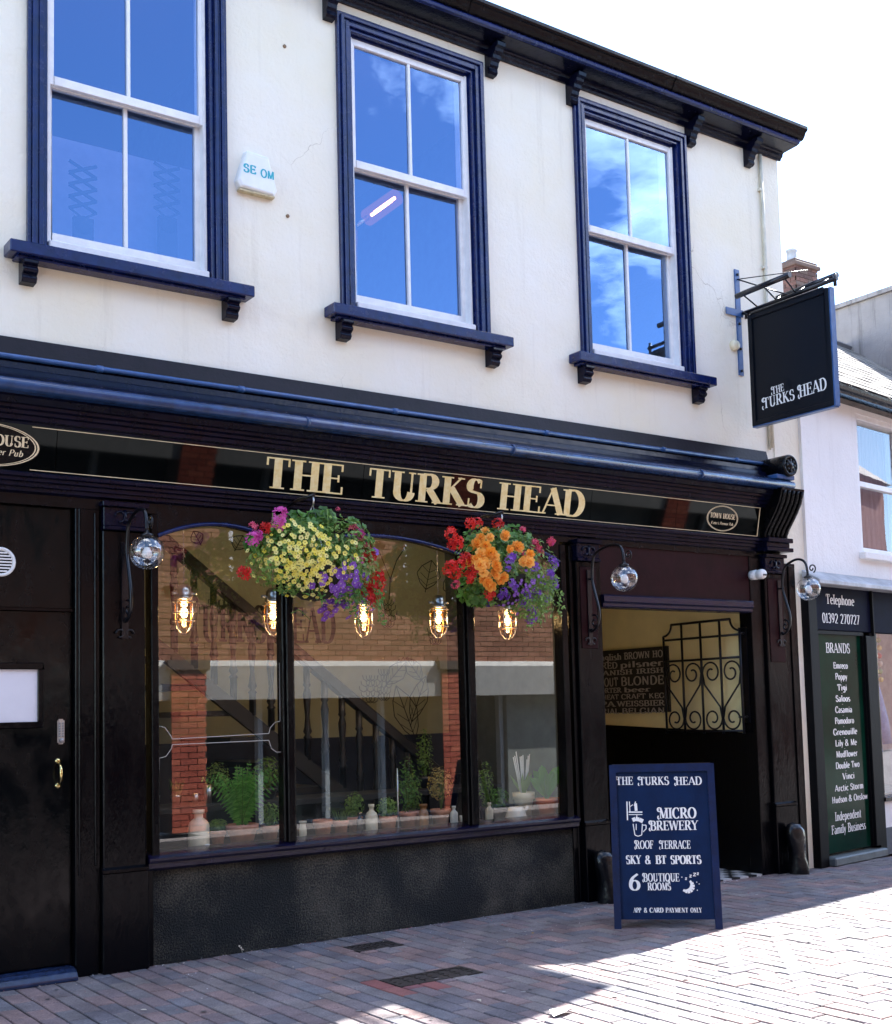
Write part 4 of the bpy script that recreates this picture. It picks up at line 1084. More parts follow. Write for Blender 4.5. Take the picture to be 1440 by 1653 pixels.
# guard stone at the entrance corner
def guard(X, Y, lab, sc=1.0):
    m = MB(); n = 14; vs = []
    prof = [(.0, .085), (.06, .09), (.14, .072), (.22, .078), (.30, .085), (.36, .080), (.405, .058), (.425, .0)]
    for h, r in prof:
        for j in range(n):
            a = 2 * PI * j / n
            rr = r * (1 + .10 * math.sin(3 * a + h * 11))
            vs.append((X + rr * math.cos(a) - .05 * (h / .42) ** 2, Y + rr * math.sin(a) * .9 + .03 * h, h * sc))
    fs = [(i * n + j, i * n + (j + 1) % n, (i + 1) * n + (j + 1) % n, (i + 1) * n + j) for i in range(len(prof) - 1) for j in range(n)]
    m.add(vs, fs, True)
    single('guard_stone', m, mat('battered black paint', (.004, .004, .005), .25, var=.5, vscale=14, bump=.6, bscale=14, spec=.4), lab, 'guard stone', (X, Y, 0), 0, 'guard stones at the entrance')
guard(8.22, -.155, 'black battered guard stone at the right foot of the entrance')
guard(6.10, -.155, 'black guard stone half hidden behind the blue chalkboard sign', .9)

# ------------------------------------------------------------------ hanging sign
SX = 8.0
hs = thing('hanging_sign', 'black hanging pub sign with white lettering on a blue wall bracket', 'hanging sign', (SX, 0, 4.19))
ya, yb, za, zb = -.09, -.915, 3.735, 4.688
m = MB(); m.box(SX - .022, SX + .022, yb + .012, ya - .012, za + .012, zb - .012); part('board', m, SIGNBLK, hs)
m = MB()
for s_ in (-1, 1):
    x0, x1 = (SX - .036, SX - .020) if s_ < 0 else (SX + .020, SX + .036)
    m.box(x0, x1, yb, yb + .04, za, zb).box(x0, x1, ya - .04, ya, za, zb).box(x0, x1, yb + .04, ya - .04, za, za + .04).box(x0, x1, yb + .04, ya - .04, zb - .04, zb)
part('frame', m, SIGNBLK, hs, .004)
m = MB(); m.box(SX - .03, SX + .03, yb - .012, yb, za - .004, zb + .004).box(SX - .03, SX + .03, yb, ya, za - .012, za - .001); part('edge_strip', m, BLUEIRON, hs)
def on_sign(x, y): q = K(x, y, SX - .0225); return q
def sword(txt, xa, ya_, xb, yb_, h, sw):
    a = on_sign(xa, ya_); b = on_sign(xb, yb_)
    d = b - a; wd_ = np.linalg.norm(d); d = d / wd_; u = np.cross(d, np.array([-1., 0, 0])); u = u if u[2] > 0 else -u
    part('lettering', text_mb(txt, a, d, u, h, wd_, thick=.17, thin=.055, lift=.0015, swash=sw), SIGNW, hs)
sword('THE', 1247, 637, 1266, 630.5, .062, (0,)); sword('TURKS', 1233, 660, 1283, 645, .088, (0,)); sword('HEAD', 1291, 642, 1335, 628, .098, (0,))
m = MB(); px = 7.955
m.box(px - .028, px + .028, -.012, 0.0, 4.19, 5.115); m.box(7.79, 8.0, -.020, -.012, 4.70, 4.76)
part('wall_bracket', m, BLUEIRON, hs)
m = MB()
for z in (4.23, 4.42, 4.64, 5.07): m.lathe([(.012, 0), (.012, .012), (.0, .014)], (px, -.012, z), 8, 'y')
part('bolt', m, IRON, hs)
m = MB(); m.tube([(SX, -.015, 4.735), (SX, -.98, 4.745)], .017, 10); m.tube([(SX + .06, -.015, 4.735), (SX + .06, -.80, 4.735)], .010, 8); m.tube([(SX, -.96, 4.69), (SX, -.96, 4.79)], .014, 8); m.tube([(SX, -.05, 4.68), (SX, -.05, 4.75)], .012, 8)
m.tube([(SX - .02, -.03, 4.735), (SX, -.09, 4.70)], .012, 8); part('arm', m, IRON, hs)
m = MB(); m.tube([(px, -.01, 5.03), (SX, -.50, 4.755)], .006, 6); m.tube([(px, -.01, 5.03), (px + .25, -.55, 4.99)], .004, 6); part('stay', m, IRON, hs)
for s_, y0_, y1_ in ((-1, -.10, -.66), (1, -.25, -.86)):
    xx = SX + s_ * .17
    m = MB(); m.tube([(xx, y0_, 4.83), (xx, y1_, 4.845)], .024, 10); m.tube([(SX, (y0_ + y1_) / 2, 4.745), (xx, (y0_ + y1_) / 2, 4.84)], .007, 6); m.tube([(SX, y0_ - .08, 4.745), (xx, y0_ - .06, 4.835)], .007, 6); m.tube([(SX, y1_ + .08, 4.745), (xx, y1_ + .06, 4.84)], .007, 6); part('trough_light', m, mat('dark steel tube', (.03, .03, .035), .2, metal=.6), hs)

# ------------------------------------------------------------------ pavement board
f0, f1 = G(992, 1500), G(1167, 1500)
bd = f1 - f0; bw_ = np.linalg.norm(bd); bd = bd / bw_; bk_ = np.array([-bd[1], bd[0], 0.0])
ab = thing('pavement_board', 'blue A-frame pavement board lettered in white outside the entrance', 'pavement board', (float(f0[0]), float(f0[1]), 0))
lean = .19; H_ = 1.03
upv = np.array([bk_[0] * lean, bk_[1] * lean, H_]); UL = np.linalg.norm(upv); upv = upv / UL; nb = np.cross(bd, upv)
def BP(u, v, o=0.0): return f0 + bd * u + upv * v + nb * o      # u across, v up the front, o proud of it
def bbox(mb, u0, u1, v0, v1, o0, o1): mb.obox(BP(u0, v0, o0), bd * (u1 - u0), upv * (v1 - v0), nb * (o1 - o0))
m = MB(); fw = .045
bbox(m, 0, fw, 0, UL, -.03, .012); bbox(m, bw_ - fw, bw_, 0, UL, -.03, .012); bbox(m, fw, bw_ - fw, UL - .05, UL, -.03, .012)
part('frame', m, BOARDF, ab, .004)
m = MB(); bbox(m, fw, bw_ - fw, .06, UL - .05, -.025, -.008); part('panel', m, BOARDB, ab)
m = MB(); back = bk_ * .42
for u0 in (.0, bw_ - fw):
    a = BP(u0, UL - .02, -.035); b = f0 + bd * u0 + back
    m.obox(b, bd * fw, a - b, bk_ * .03)
a = BP(fw, UL - .05, -.04); b = f0 + bd * fw + back; m.obox(b + (a - b) * .12, bd * (bw_ - 2 * fw), (a - b) * .83, bk_ * .012)
part('back_leaf', m, BOARDF, ab)
m = MB(); bbox(m, .02, bw_ - .02, UL, UL + .006, -.05, .0); part('hinge', m, IRON, ab)
def board_uv(x, y):
    d = ray(x, y); o = BP(0, 0, -.0075); t_ = ((o - CAM) @ nb) / (d @ nb); q = CAM + d * t_ - o
    return q @ bd, q @ upv
def bline(txt, xa, xb, ybase, ytop, sw=(), th=.18, tn=.06):
    u0, v0 = board_uv(xa, ybase); u1, v1 = board_uv(xb, ybase); _, vt = board_uv((xa + xb) / 2, ytop)
    part('lettering', text_mb(txt, BP(u0, (v0 + v1) / 2, -.0075), bd, upv, vt - (v0 + v1) / 2, u1 - u0, thick=th, thin=tn, lift=.001, swash=sw), SIGNW, ab)
bline('THE', 995, 1022, 1267, 1254, (0,)); bline('TURKS', 1032, 1080, 1267, 1254, (0,)); bline('HEAD', 1091, 1133, 1267, 1254, (0,))
bline('MICRO', 1064, 1124, 1321, 1304, (0,), .2); bline('BREWERY', 1050, 1127, 1340, 1325, (0,), .19)
bline('ROOF', 1026, 1055, 1370, 1357, (0,)); bline('TERRACE', 1066, 1115, 1370, 1357, (0,))
bline('SKY', 1011, 1035, 1394.5, 1381, (), .24); bline('&', 1042, 1051, 1394.5, 1381, (), .22); bline('BT', 1059, 1076, 1394.5, 1381, (), .24); bline('SPORTS', 1083, 1132, 1394.5, 1381, (), .24)
bline('6', 1016, 1034, 1437, 1411, (), .17); bline('BOUTIQUE', 1039, 1097, 1423, 1410, (0,), .2); bline('ROOMS', 1046, 1083, 1437, 1425, (), .22)
bline('APP', 1023, 1035, 1473, 1465.5, (), .24); bline('&', 1040, 1045, 1473, 1465.5, (), .22); bline('CARD', 1049, 1071, 1473, 1465.5, (), .24); bline('PAYMENT', 1075, 1111, 1473, 1465.5, (), .24); bline('ONLY', 1115, 1133, 1473, 1465.5, (), .24)
q = MB()
def bstroke(pts, w):
    uv = [board_uv(*p) for p in pts]
    for (a0, a1), (b0, b1) in zip(uv[:-1], uv[1:]):
        d_ = np.array([b0 - a0, b1 - a1]); l_ = np.linalg.norm(d_) or 1; n_ = np.array([-d_[1], d_[0]]) / l_ * w / 2
        bstroke.k += 1; z_ = -.0063 + .00005 * (bstroke.k % 7)
        q.add([BP(a0 - n_[0], a1 - n_[1], z_), BP(b0 - n_[0], b1 - n_[1], z_), BP(b0 + n_[0], b1 + n_[1], z_), BP(a0 + n_[0], a1 + n_[1], z_)], [(0, 1, 2, 3)])
bstroke.k = 0
# beer tap and mug
bstroke([(1012, 1294), (1013, 1324)], .008); bstroke([(1016, 1294), (1017, 1310)], .006); bstroke([(1015, 1311), (1037, 1311)], .009); bstroke([(1015, 1315), (1037, 1315)], .005)
bstroke([(1026, 1297), (1027, 1309)], .018); bstroke([(1024, 1301), (1026, 1294)], .006); bstroke([(1017, 1302), (1022, 1299)], .005); bstroke([(1028, 1316), (1028, 1322)], .006)
bstroke([(1021, 1324), (1026, 1322), (1032, 1323), (1038, 1326)], .026); bstroke([(1022, 1330), (1025, 1348), (1030, 1350), (1036, 1348), (1037, 1330)], .006); bstroke([(1027, 1330), (1027, 1340)], .005); bstroke([(1038, 1332), (1043, 1332), (1043, 1338), (1038, 1343)], .006)
# moon, stars and snores
for k in range(8):
    a0 = math.radians(-60 + k * 24); a1 = math.radians(-60 + (k + 1) * 24); w_ = .010 + .022 * math.sin(PI * (k + .5) / 8)
    bstroke([(1109 + 9 * math.cos(a0), 1430 + 9 * math.sin(a0)), (1109 + 9 * math.cos(a1), 1430 + 9 * math.sin(a1))], w_)
for x, y, s_ in ((1106, 1420, 3), (1113, 1416, 3.5), (1119, 1414, 4.5), (1125, 1412, 3)):
    bstroke([(x, y - s_), (x + s_, y - s_), (x, y), (x + s_, y)], .0045)
for x, y in ((1100, 1416), (1124, 1424), (1128, 1427), (1125, 1437)): bstroke([(x, y), (x + 1.5, y)], .006)
part('pictogram', q, SIGNW, ab)

# ------------------------------------------------------------------ iron gate and beer-word board in the passage
GX = PX - .09
g = thing('iron_gate', 'black wrought iron gate with scrolls folded back against the yellow wall', 'gate', (GX, .10, 1.17))
m = MB(); yl, yr = .96, .075; zb_, zt = 1.18, 2.125
for y in np.linspace(yl, yr, 5): m.tube([(GX, y, zb_ - .02), (GX, y, zt - (.10 if y in (yl, yr) else 0))], .011, 6)
part('upright', m, IRON, g)
m = MB()
for z in (1.185, 1.80, 1.99): m.tube([(GX, yl, z), (GX, yr, z)], .010, 6)
m.tube([(GX, yl - .10, zt), (GX, yr + .10, zt)], .011, 6)
m.tube([(GX, yl - .10 * math.sin(a), zt - .10 * math.cos(a)) for a in np.linspace(0, PI / 2, 8)], .010, 6)
m.tube([(GX, yr + .10 * math.sin(a), zt - .10 * math.cos(a)) for a in np.linspace(0, PI / 2, 8)], .010, 6)
part('cross_bar', m, IRON, g)
m = MB(); w4 = (yl - yr) / 4
for k in range(4):
    yc = yl - (k + .5) * w4; sg = 1 if k % 2 == 0 else -1
    def spiral(cy, cz, r, a0, dirn): return [(GX, cy + (r - r * .72 * t) * math.cos(a0 + dirn * t * 8.2), cz + (r - r * .72 * t) * math.sin(a0 + dirn * t * 8.2)) for t in np.linspace(0, 1, 30)]
    R_ = w4 * .47
    zt_, zl_ = 1.68, 1.29
    m.tube(spiral(yc, zt_, R_, 0 if sg > 0 else PI, sg), .008, 6)
    m.tube(spiral(yc, zl_, R_, PI if sg > 0 else 0, sg), .008, 6)
    m.tube([(GX, yc + sg * R_, zt_), (GX, yc + sg * R_ * .8, zt_ - .10), (GX, yc - sg * R_ * .8, zl_ + .10), (GX, yc - sg * R_, zl_)], .008, 6)
part('scroll', m, IRON, g)
m = MB(); m.tube([(GX, yr, 1.3), (PX - .03, yr - .0, 1.3)], .012, 6); m.tube([(GX, yr, 2.0), (PX - .03, yr, 2.0)], .012, 6); m.tube([(GX, yr, 1.3), (GX, .12, 1.3)], .01, 6); part('hinge', m, IRON, g)
m = MB(); m.box(PX - .04, PX + .0, yr - .03, yr + .06, 1.25, 2.05); part('hinge_post', m, IRON, g)
yA, yB, zA, zB = 1.95, .985, 1.352, 1.945
bb = thing('beer_word_board', 'dark board of beer names in pale letters on the yellow passage wall', 'sign', (PX, 1.4, 1.35))
m = MB(); m.box(PX - .03, PX, yB, yA, zA, zB); part('board', m, mat('chalkboard', (.015, .013, .012), .6, var=.3), bb)
CH = mat('chalk lettering', (.42, .38, .33), .8)
rows = [[('English', .42, 1), ('BROWN HO', .98, 0)], [('KRED', .36, 0), ('pilsner', .98, 1)], [('DANISH IRISH', .98, 0)], [('STOUT', .36, 0), ('BLONDE', .98, 0)], [('PORTER', .40, 0), ('beer', .80, 1)], [('WHEAT', .36, 0), ('CRAFT KEG', .98, 0)], [('IPA', .30, 0), ('WEISSBIER', .98, 0)], [('TRIAL', .36, 0), ('BELGIAN', .98, 0)]]
hs_ = [.075, .07, .055, .095, .055, .055, .06, .06]; z = zB - .02
for r, row in enumerate(rows):
    z -= hs_[r]; u = .02
    for txt, ue, sm_ in row:
        part('lettering', text_mb(txt, (PX - .031, yA - u * (yA - yB), z), (0, -1, 0), (0, 0, 1), hs_[r] * .82, (ue - u - .03) * (yA - yB), thick=.17, thin=.11, serif=r % 2 == 0, lift=.001), CH, bb)
        u = ue + .01
    z -= .008

# ------------------------------------------------------------------ flowers and leaves
def petal_flower(name, n, R, cup, w, m, cmat=None, ruffle=0.0, layers=1):
    mb = MB()
    for L_ in range(layers):
        rr = R * (1 - .33 * L_); cu = cup * (1 + .9 * L_); ph = L_ * PI / n
        for i in range(n):
            a = 2 * PI * i / n + ph
            f = lambda u, v, h: (u * math.cos(a) - v * math.sin(a), u * math.sin(a) + v * math.cos(a), h)
            j = ruffle * ((i * 7 % 3) - 1)
            mb.add([f(.08 * R, 0, .001), f(.62 * rr, -w * rr, cu * .55), f(rr, -w * .55 * rr, cu + j), f(rr * 1.04, w * .3 * rr, cu - j), f(.66 * rr, w * rr, cu * .5)], [(0, 1, 2, 3, 4)])
    me = mb.mesh(name, m)
    if cmat:
        me.materials.append(cmat)
        bm = bmesh.new(); bm.from_mesh(me)
        vs = [bm.verts.new((.2 * R * math.cos(2 * PI * i / 7), .2 * R * math.sin(2 * PI * i / 7), cup * .45 + .002)) for i in range(7)]
        fc = bm.faces.new(vs); fc.material_index = 1; bm.to_mesh(me); bm.free()
    return me
def cluster(name, m, R=.042, n=22):
    mb = MB(); r_ = random.Random(5)
    for k in range(n):
        th = r_.uniform(0, 2 * PI); ph = math.acos(r_.uniform(-.35, 1))
        d = Vector((math.sin(ph) * math.cos(th), math.sin(ph) * math.sin(th), math.cos(ph)))
        c = d * R * r_.uniform(.6, 1); a = d.orthogonal().normalized(); b = d.cross(a); s_ = R * .38
        for q in range(4):
            t = q * PI / 2 + k
            e = a * math.cos(t) + b * math.sin(t); g_ = a * math.cos(t + .9) + b * math.sin(t + .9)
            mb.add([c, c + e * s_ + d * .006, c + (e + g_) * s_ * .75 + d * .008, c + g_ * s_ + d * .006], [(0, 1, 2, 3)])
    return mb.mesh(name, m)
YEL = leaf_mat('yellow petals', (.88, .76, .08), (.92, .86, .34), .35, .6, False)
YELC = mat('yellow centre', (.30, .15, .01), .7)
YELI = leaf_mat('yellow petal mass', (.78, .62, .06), (.85, .78, .32), .25, .6)
ORG = leaf_mat('orange petals', (.90, .36, .03), (.95, .56, .14), .35, .5, False)
PUR = leaf_mat('purple petals', (.16, .04, .42), (.32, .13, .62), .3, .55, False)
PURC = mat('pale centre', (.55, .48, .65), .6)
RED = leaf_mat('red petals', (.55, .012, .010), (.75, .03, .02), .3, .5, False)
PINK = leaf_mat('pink petals', (.62, .06, .38), (.78, .16, .50), .3, .5, False)
ROSE = leaf_mat('rose petals', (.65, .05, .10), (.75, .12, .22), .3, .5, False)
LEAFA = leaf_mat('basket leaves', (.035, .11, .014), (.13, .30, .045), .35)
LEAFB = leaf_mat('grey green leaves', (.09, .19, .03), (.28, .43, .10), .4)
fl_y = petal_flower('flower', 5, .0135, .004, .55, YEL, YELC)
fl_o = petal_flower('flower', 6, .043, .016, .5, ORG, None, .005, 3)
fl_p = petal_flower('flower', 5, .021, .005, .55, PUR, PURC)
fl_r = cluster('flower', RED); fl_k = cluster('flower', PINK); fl_s = cluster('flower', ROSE, .036, 18)
fl_sc = cluster('flower', PUR, .036, 20)
def leaves(mb, r_, c, nrm, L, W, fold=.25):
    d = Vector(nrm).normalized(); a = d.orthogonal().normalized(); a.rotate(Matrix.Rotation(r_.uniform(0, 6.28), 3, d)); b = d.cross(a)
    c = Vector(c); p = c - a * L * .5
    mb.add([p, p + a * L * .35 + b * W * .5 + d * L * fold * .3, p + a * L * .75 + b * W * .42 + d * L * fold * .3, p + a * L + d * L * r_.uniform(-.2, .2), p + a * L * .75 - b * W * .42 + d * L * fold * .3, p + a * L * .35 - b * W * .5 + d * L * fold * .3, p + a * L * .5], [(0, 1, 2, 6), (6, 2, 3), (6, 3, 4), (0, 6, 4, 5)])
def scallop(mb, r_, c, nrm, R):
    d = Vector(nrm).normalized(); a = d.orthogonal().normalized(); a.rotate(Matrix.Rotation(r_.uniform(0, 6.28), 3, d)); b = d.cross(a); c = Vector(c)
    n = 9; pts = [c + d * R * .05]
    for i in range(n):
        t = .5 + i * (2 * PI - 1.0) / (n - 1); rr = R * (1 if i % 2 else .84)
        pts.append(c + a * math.cos(t) * rr + b * math.sin(t) * rr + d * R * (.28 if i % 2 else .16))
    mb.add(pts, [(0, i, i + 1) for i in range(1, n)])
def basket(label, c, rx, rz, hook_z, build):
    """c = centre of the plant mass"""
    t = thing('flower_basket', label, 'flower basket', tuple(c), 'hanging flower baskets')
    r_ = random.Random(int(c[0] * 100))
    x, y, z = c
    mb = MB(); mb.lathe([(.0, -.27), (.08, -.255), (.15, -.20), (.18, -.13), (.19, -.07), (.175, -.07), (.0, -.06)], (x, y, z), 20); part('bowl', mb, mat('dark basket liner', (.02, .016, .010), .95, bump=.6), t)
    mb = MB()
    for k in range(3):
        a = k * 2 * PI / 3 + .4; mb.tube([(x + .185 * math.cos(a), y + .185 * math.sin(a), z - .07), (x, y, hook_z - .06)], .003, 4)
    mb.tube([(x, y, hook_z - .07), (x, y - .012, hook_z - .03), (x, y, hook_z)], .005, 6)
    part('chain', mb, STEEL, t)
    mb = MB(); mb.tube([(x, -.05, hook_z - .10), (x, -.10, hook_z - .02), (x, -.2, hook_z), (x, y - .02, hook_z + .002)], .010, 6); mb.box(x - .02, x + .02, -.075, -.045, hook_z - .16, hook_z - .04); part('hook_bracket', mb, IRON, t)
    build(t, r_)
    return t
RY = .26
def surf(c, rx, rz, px, py, push=1.0):
    """front of the plant mass under a pixel"""
    q = P(px, py, c[1] - .12)
    for _ in range(3):
        u, w = (q[0] - c[0]) / rx, (q[2] - c[2]) / rz; k = 1 - u * u - w * w
        Y = c[1] - RY * math.sqrt(max(k, 0.0)) * push
        q = P(px, py, Y)
    u, w = (q[0] - c[0]) / rx, (q[2] - c[2]) / rz
    nrm = Vector((u / rx, (q[1] - c[1]) / (RY * RY) - .4, w / rz + .4)).normalized()
    return Vector(q), nrm
def put(me, t, pos, nrm, s_=1.0, r_=None, lab=None):
    qn = nrm.to_track_quat('Z', 'Y'); e = (qn.to_matrix() @ Matrix.Rotation(r_.uniform(0, 6.28), 3, 'Z')).to_euler()
    loc = ROOTLOC[t.name]
    o = link('flower', me, t, (pos[0] - loc[0], pos[1] - loc[1], pos[2] - loc[2]), e, (s_, s_, s_))
    if lab: o['label'] = lab
    return o
def foliage(t, r_, c, rx, rz, blobs, n, kind, m, name='foliage'):
    mb = MB()
    for _ in range(n):
        bx, by, bz, br, bh = blobs[r_.randrange(len(blobs))]
        while True:
            d = Vector((r_.uniform(-1, 1), r_.uniform(-1, 1), r_.uniform(-1, 1)))
            if .05 < d.length < 1: break
        dl = d.length; d2 = d / dl; rr = dl ** .45
        p = (c[0] + bx + d2.x * rr * br, c[1] + by + d2.y * rr * min(br, RY), c[2] + bz + d2.z * rr * bh)
        nn = Vector((d2.x + r_.uniform(-.6, .6), d2.y - .3 + r_.uniform(-.6, .6), d2.z + .5 + r_.uniform(-.5, .5)))
        if kind == 's': scallop(mb, r_, p, nn, r_.uniform(.018, .036))
        else: leaves(mb, r_, p, nn, r_.uniform(.02, .045), r_.uniform(.008, .02))
    return part(name, mb, m, t, kind='stuff')
def trails(t, r_, starts, m, name='trailing_stem'):
    mb = MB(); lf = MB()
    for s0, ln, dx in starts:
        p = Vector(s0); pts = [p.copy()]; k = int(ln / .03)
        for i in range(k):
            p = p + Vector((dx * .03 + r_.uniform(-.012, .012), -.006 + r_.uniform(-.01, .01), -.028)); pts.append(p.copy())
            for _ in range(5): leaves(lf, r_, p + Vector((r_.uniform(-.03, .03), r_.uniform(-.03, .02), r_.uniform(-.02, .02))), (r_.uniform(-1, 1), -1, r_.uniform(-.2, 1)), r_.uniform(.018, .034), r_.uniform(.008, .015))
        mb.tube(pts, .002, 4)
    part(name, mb, LEAFB, t, kind='stuff'); part('trailing_leaves', lf, m, t, kind='stuff')

c1 = (3.56, -.42, 2.36); rx1, rz1 = .40, .27
def build1(t, r_):
    bl = [(-.02, 0, .0, .38, .24), (.10, 0, .05, .30, .22), (-.15, 0, -.02, .28, .22), (.22, 0, -.08, .22, .20)]
    foliage(t, r_, c1, rx1, rz1, bl, 2600, 'l', LEAFB)
    foliage(t, r_, c1, rx1, rz1, [(.20, 0, .13, .19, .14), (-.12, 0, .16, .16, .10), (.28, 0, .05, .14, .12), (.05, 0, .24, .10, .05), (-.36, 0, .06, .08, .06)], 420, 's', LEAFA, 'geranium_leaves')
    trails(t, r_, [((c1[0] + .10 + k * .045, c1[1] - .14, c1[2] - .14 - (k % 3) * .02), .16 + .04 * (k % 3), .0) for k in range(7)] + [((c1[0] - .22, c1[1] - .1, c1[2] - .16), .10, -.2), ((c1[0] - .05, c1[1] - .15, c1[2] - .18), .12, .1), ((c1[0] - .12, c1[1] - .16, c1[2] - .18), .08, .1)], LEAFA)
    for _ in range(285):
        while True:
            px, py = r_.gauss(488, 58), r_.gauss(908, 42)
            if ((px - 490) / 92) ** 2 + ((py - 903) / 66) ** 2 < 1 and not (px > 535 and py > 935 - (px - 535) * .2) and not (py < 865 and px > 530): break
        p, nn = surf(c1, rx1, rz1, px, py, r_.uniform(1.02, 1.25)); put(fl_y, t, p, nn + Vector((r_.uniform(-.5, .5), -.2, r_.uniform(-.5, .4))), r_.uniform(.75, 1.25), r_)
    for _ in range(88):
        while True:
            px, py = r_.gauss(566, 24), r_.gauss(955, 24)
            if ((px - 562) / 56) ** 2 + ((py - 955) / 48) ** 2 < 1: break
        p, nn = surf(c1, rx1, rz1, px, py, r_.uniform(1.05, 1.25)); put(fl_p, t, p, nn + Vector((r_.uniform(-.4, .4), -.5, r_.uniform(-.3, .2))), r_.uniform(.7, 1.15), r_)
    for px, py in ((523, 998), (527, 990), (541, 985), (517, 985), (534, 970), (560, 975), (520, 940), (524, 932), (503, 945)):
        p, nn = surf(c1, rx1, rz1, px, py, 1.2); put(fl_p, t, p, nn + Vector((0, -1, 0)), 1.1, r_)
    for px, py, me, s_ in ((452, 830, fl_k, 1.0), (449, 844, fl_k, 1.05), (408, 871, fl_k, 1.0), (416, 864, fl_k, .7), (428, 852, fl_r, .8), (409, 850, fl_s, .7), (394, 925, fl_r, .95), (388, 923, fl_r, .6), (570, 855, fl_s, .9), (580, 862, fl_k, .8), (585, 868, fl_s, .6), (592, 884, fl_s, .8), (577, 904, fl_k, .95), (586, 897, fl_r, .8), (598, 898, fl_r, .9), (612, 926, fl_r, .7), (607, 934, fl_r, 1.0), (612, 941, fl_r, 1.0), (598, 945, fl_r, 1.0), (594, 962, fl_r, 1.2), (606, 957, fl_r, 1.2), (600, 968, fl_r, 1.0), (605, 891, fl_p, 1.3), (545, 822, fl_s, .35)):
        q = P(px, py, c1[1] - .10); put(me, t, q, Vector((0, -1, .35)), s_, r_)
    st = MB()
    for a, b in (((452, 845), (456, 872)), ((440, 828), (438, 850)), ((408, 880), (414, 892)), ((394, 930), (402, 915)), ((528, 822), (529, 862)), ((580, 865), (590, 880)), ((612, 925), (590, 940)), ((482, 984), (502, 1002)), ((482, 984), (470, 990))):
        st.tube([P(*a, c1[1] - .10), P((a[0] + b[0]) / 2 + 1, (a[1] + b[1]) / 2, c1[1] - .115), P(*b, c1[1] - .12)], .0026, 5)
    part('flower_stalk', st, LEAFB, t, kind='stuff')
basket('yellow and purple flower basket hanging left in front of the shop window', c1, rx1, rz1, 2.735, build1)

c2 = (5.0, -.42, 2.37); rx2, rz2 = .37, .28
def build2(t, r_):
    bl = [(-.05, 0, .02, .32, .24), (.12, 0, -.02, .30, .26), (-.12, 0, -.12, .22, .16), (.2, 0, -.16, .2, .2)]
    foliage(t, r_, c2, rx2, rz2, bl, 2400, 'l', LEAFB)
    foliage(t, r_, c2, rx2, rz2, [(-.16, 0, .16, .15, .11), (.06, 0, .2, .16, .08), (.14, 0, .12, .14, .1), (-.22, 0, -.16, .14, .12), (-.06, 0, .0, .2, .2)], 420, 's', LEAFA, 'geranium_leaves')
    trails(t, r_, [((c2[0] + .02 + k * .028, c2[1] - .17, c2[2] - .12 + (k % 3) * .06), .20 + .05 * (k % 4), -.1) for k in range(11)] + [((c2[0] - .2, c2[1] - .12, c2[2] - .18), .10, -.2)], LEAFB)
    for px, py in ((783, 858), (790, 870), (791, 867), (776, 869), (812, 868), (815, 864), (769, 879), (762, 885), (784, 881), (792, 893), (798, 900), (822, 887), (831, 882), (776, 895), (772, 905), (765, 904), (760, 908), (782, 910), (775, 912), (800, 913), (803, 918), (780, 925), (797, 925), (801, 929), (786, 940), (781, 936), (808, 936), (812, 932), (792, 946), (785, 930), (855, 895), (848, 903), (843, 907), (853, 908), (836, 884)):
        p, nn = surf(c2, rx2, rz2, px, py, r_.uniform(1.15, 1.32)); put(fl_o, t, p, nn + Vector((r_.uniform(-.4, .4), -.4, r_.uniform(-.3, .3))), r_.uniform(.62, 1.0), r_)
    for px, py, me, s_ in ((758, 845, fl_r, .9), (770, 844, fl_r, .8), (803, 846, fl_r, .9), (727, 862, fl_r, 1.0), (737, 876, fl_r, 1.05), (729, 880, fl_r, .8), (750, 902, fl_r, 1.0), (742, 912, fl_r, .9), (728, 915, fl_r, 1.0), (723, 922, fl_r, .9), (735, 926, fl_r, 1.0), (763, 922, fl_r, .95), (757, 933, fl_r, .95), (735, 944, fl_s, .8), (790, 960, fl_r, .9), (844, 855, fl_s, .6), (843, 894, fl_s, .8), (862, 879, fl_s, .95), (867, 885, fl_s, .9), (890, 876, fl_k, .5), (889, 874, fl_s, .85), (872, 893, fl_s, .7)):
        q = P(px, py, c2[1] - .14); put(me, t, q, Vector((0, -1, .35)), s_, r_)
    for px, py in ((828, 898), (822, 905), (820, 918), (891, 905), (894, 912), (888, 924), (890, 930), (897, 946), (888, 950), (885, 966), (878, 968), (893, 940), (851, 962), (846, 970), (858, 965), (843, 974), (852, 980), (858, 985), (850, 997), (856, 1000), (862, 996), (813, 955), (818, 962), (808, 963), (795, 968), (803, 974), (826, 940), (831, 948), (790, 972), (862, 915), (868, 958)):
        p, nn = surf(c2, rx2, rz2, px, py, 1.22); put(fl_sc, t, p, nn + Vector((0, -.5, 0)), r_.uniform(.55, .85), r_)
    for _ in range(60):
        px, py = r_.gauss(848, 18), r_.gauss(958, 18); p, nn = surf(c2, rx2, rz2, px, py, 1.05); put(fl_p, t, p, nn + Vector((0, -1, 0)), r_.uniform(.4, .7), r_)
basket('orange, red and violet flower basket hanging on the right in front of the shop window', c2, rx2, rz2, 2.735, build2)

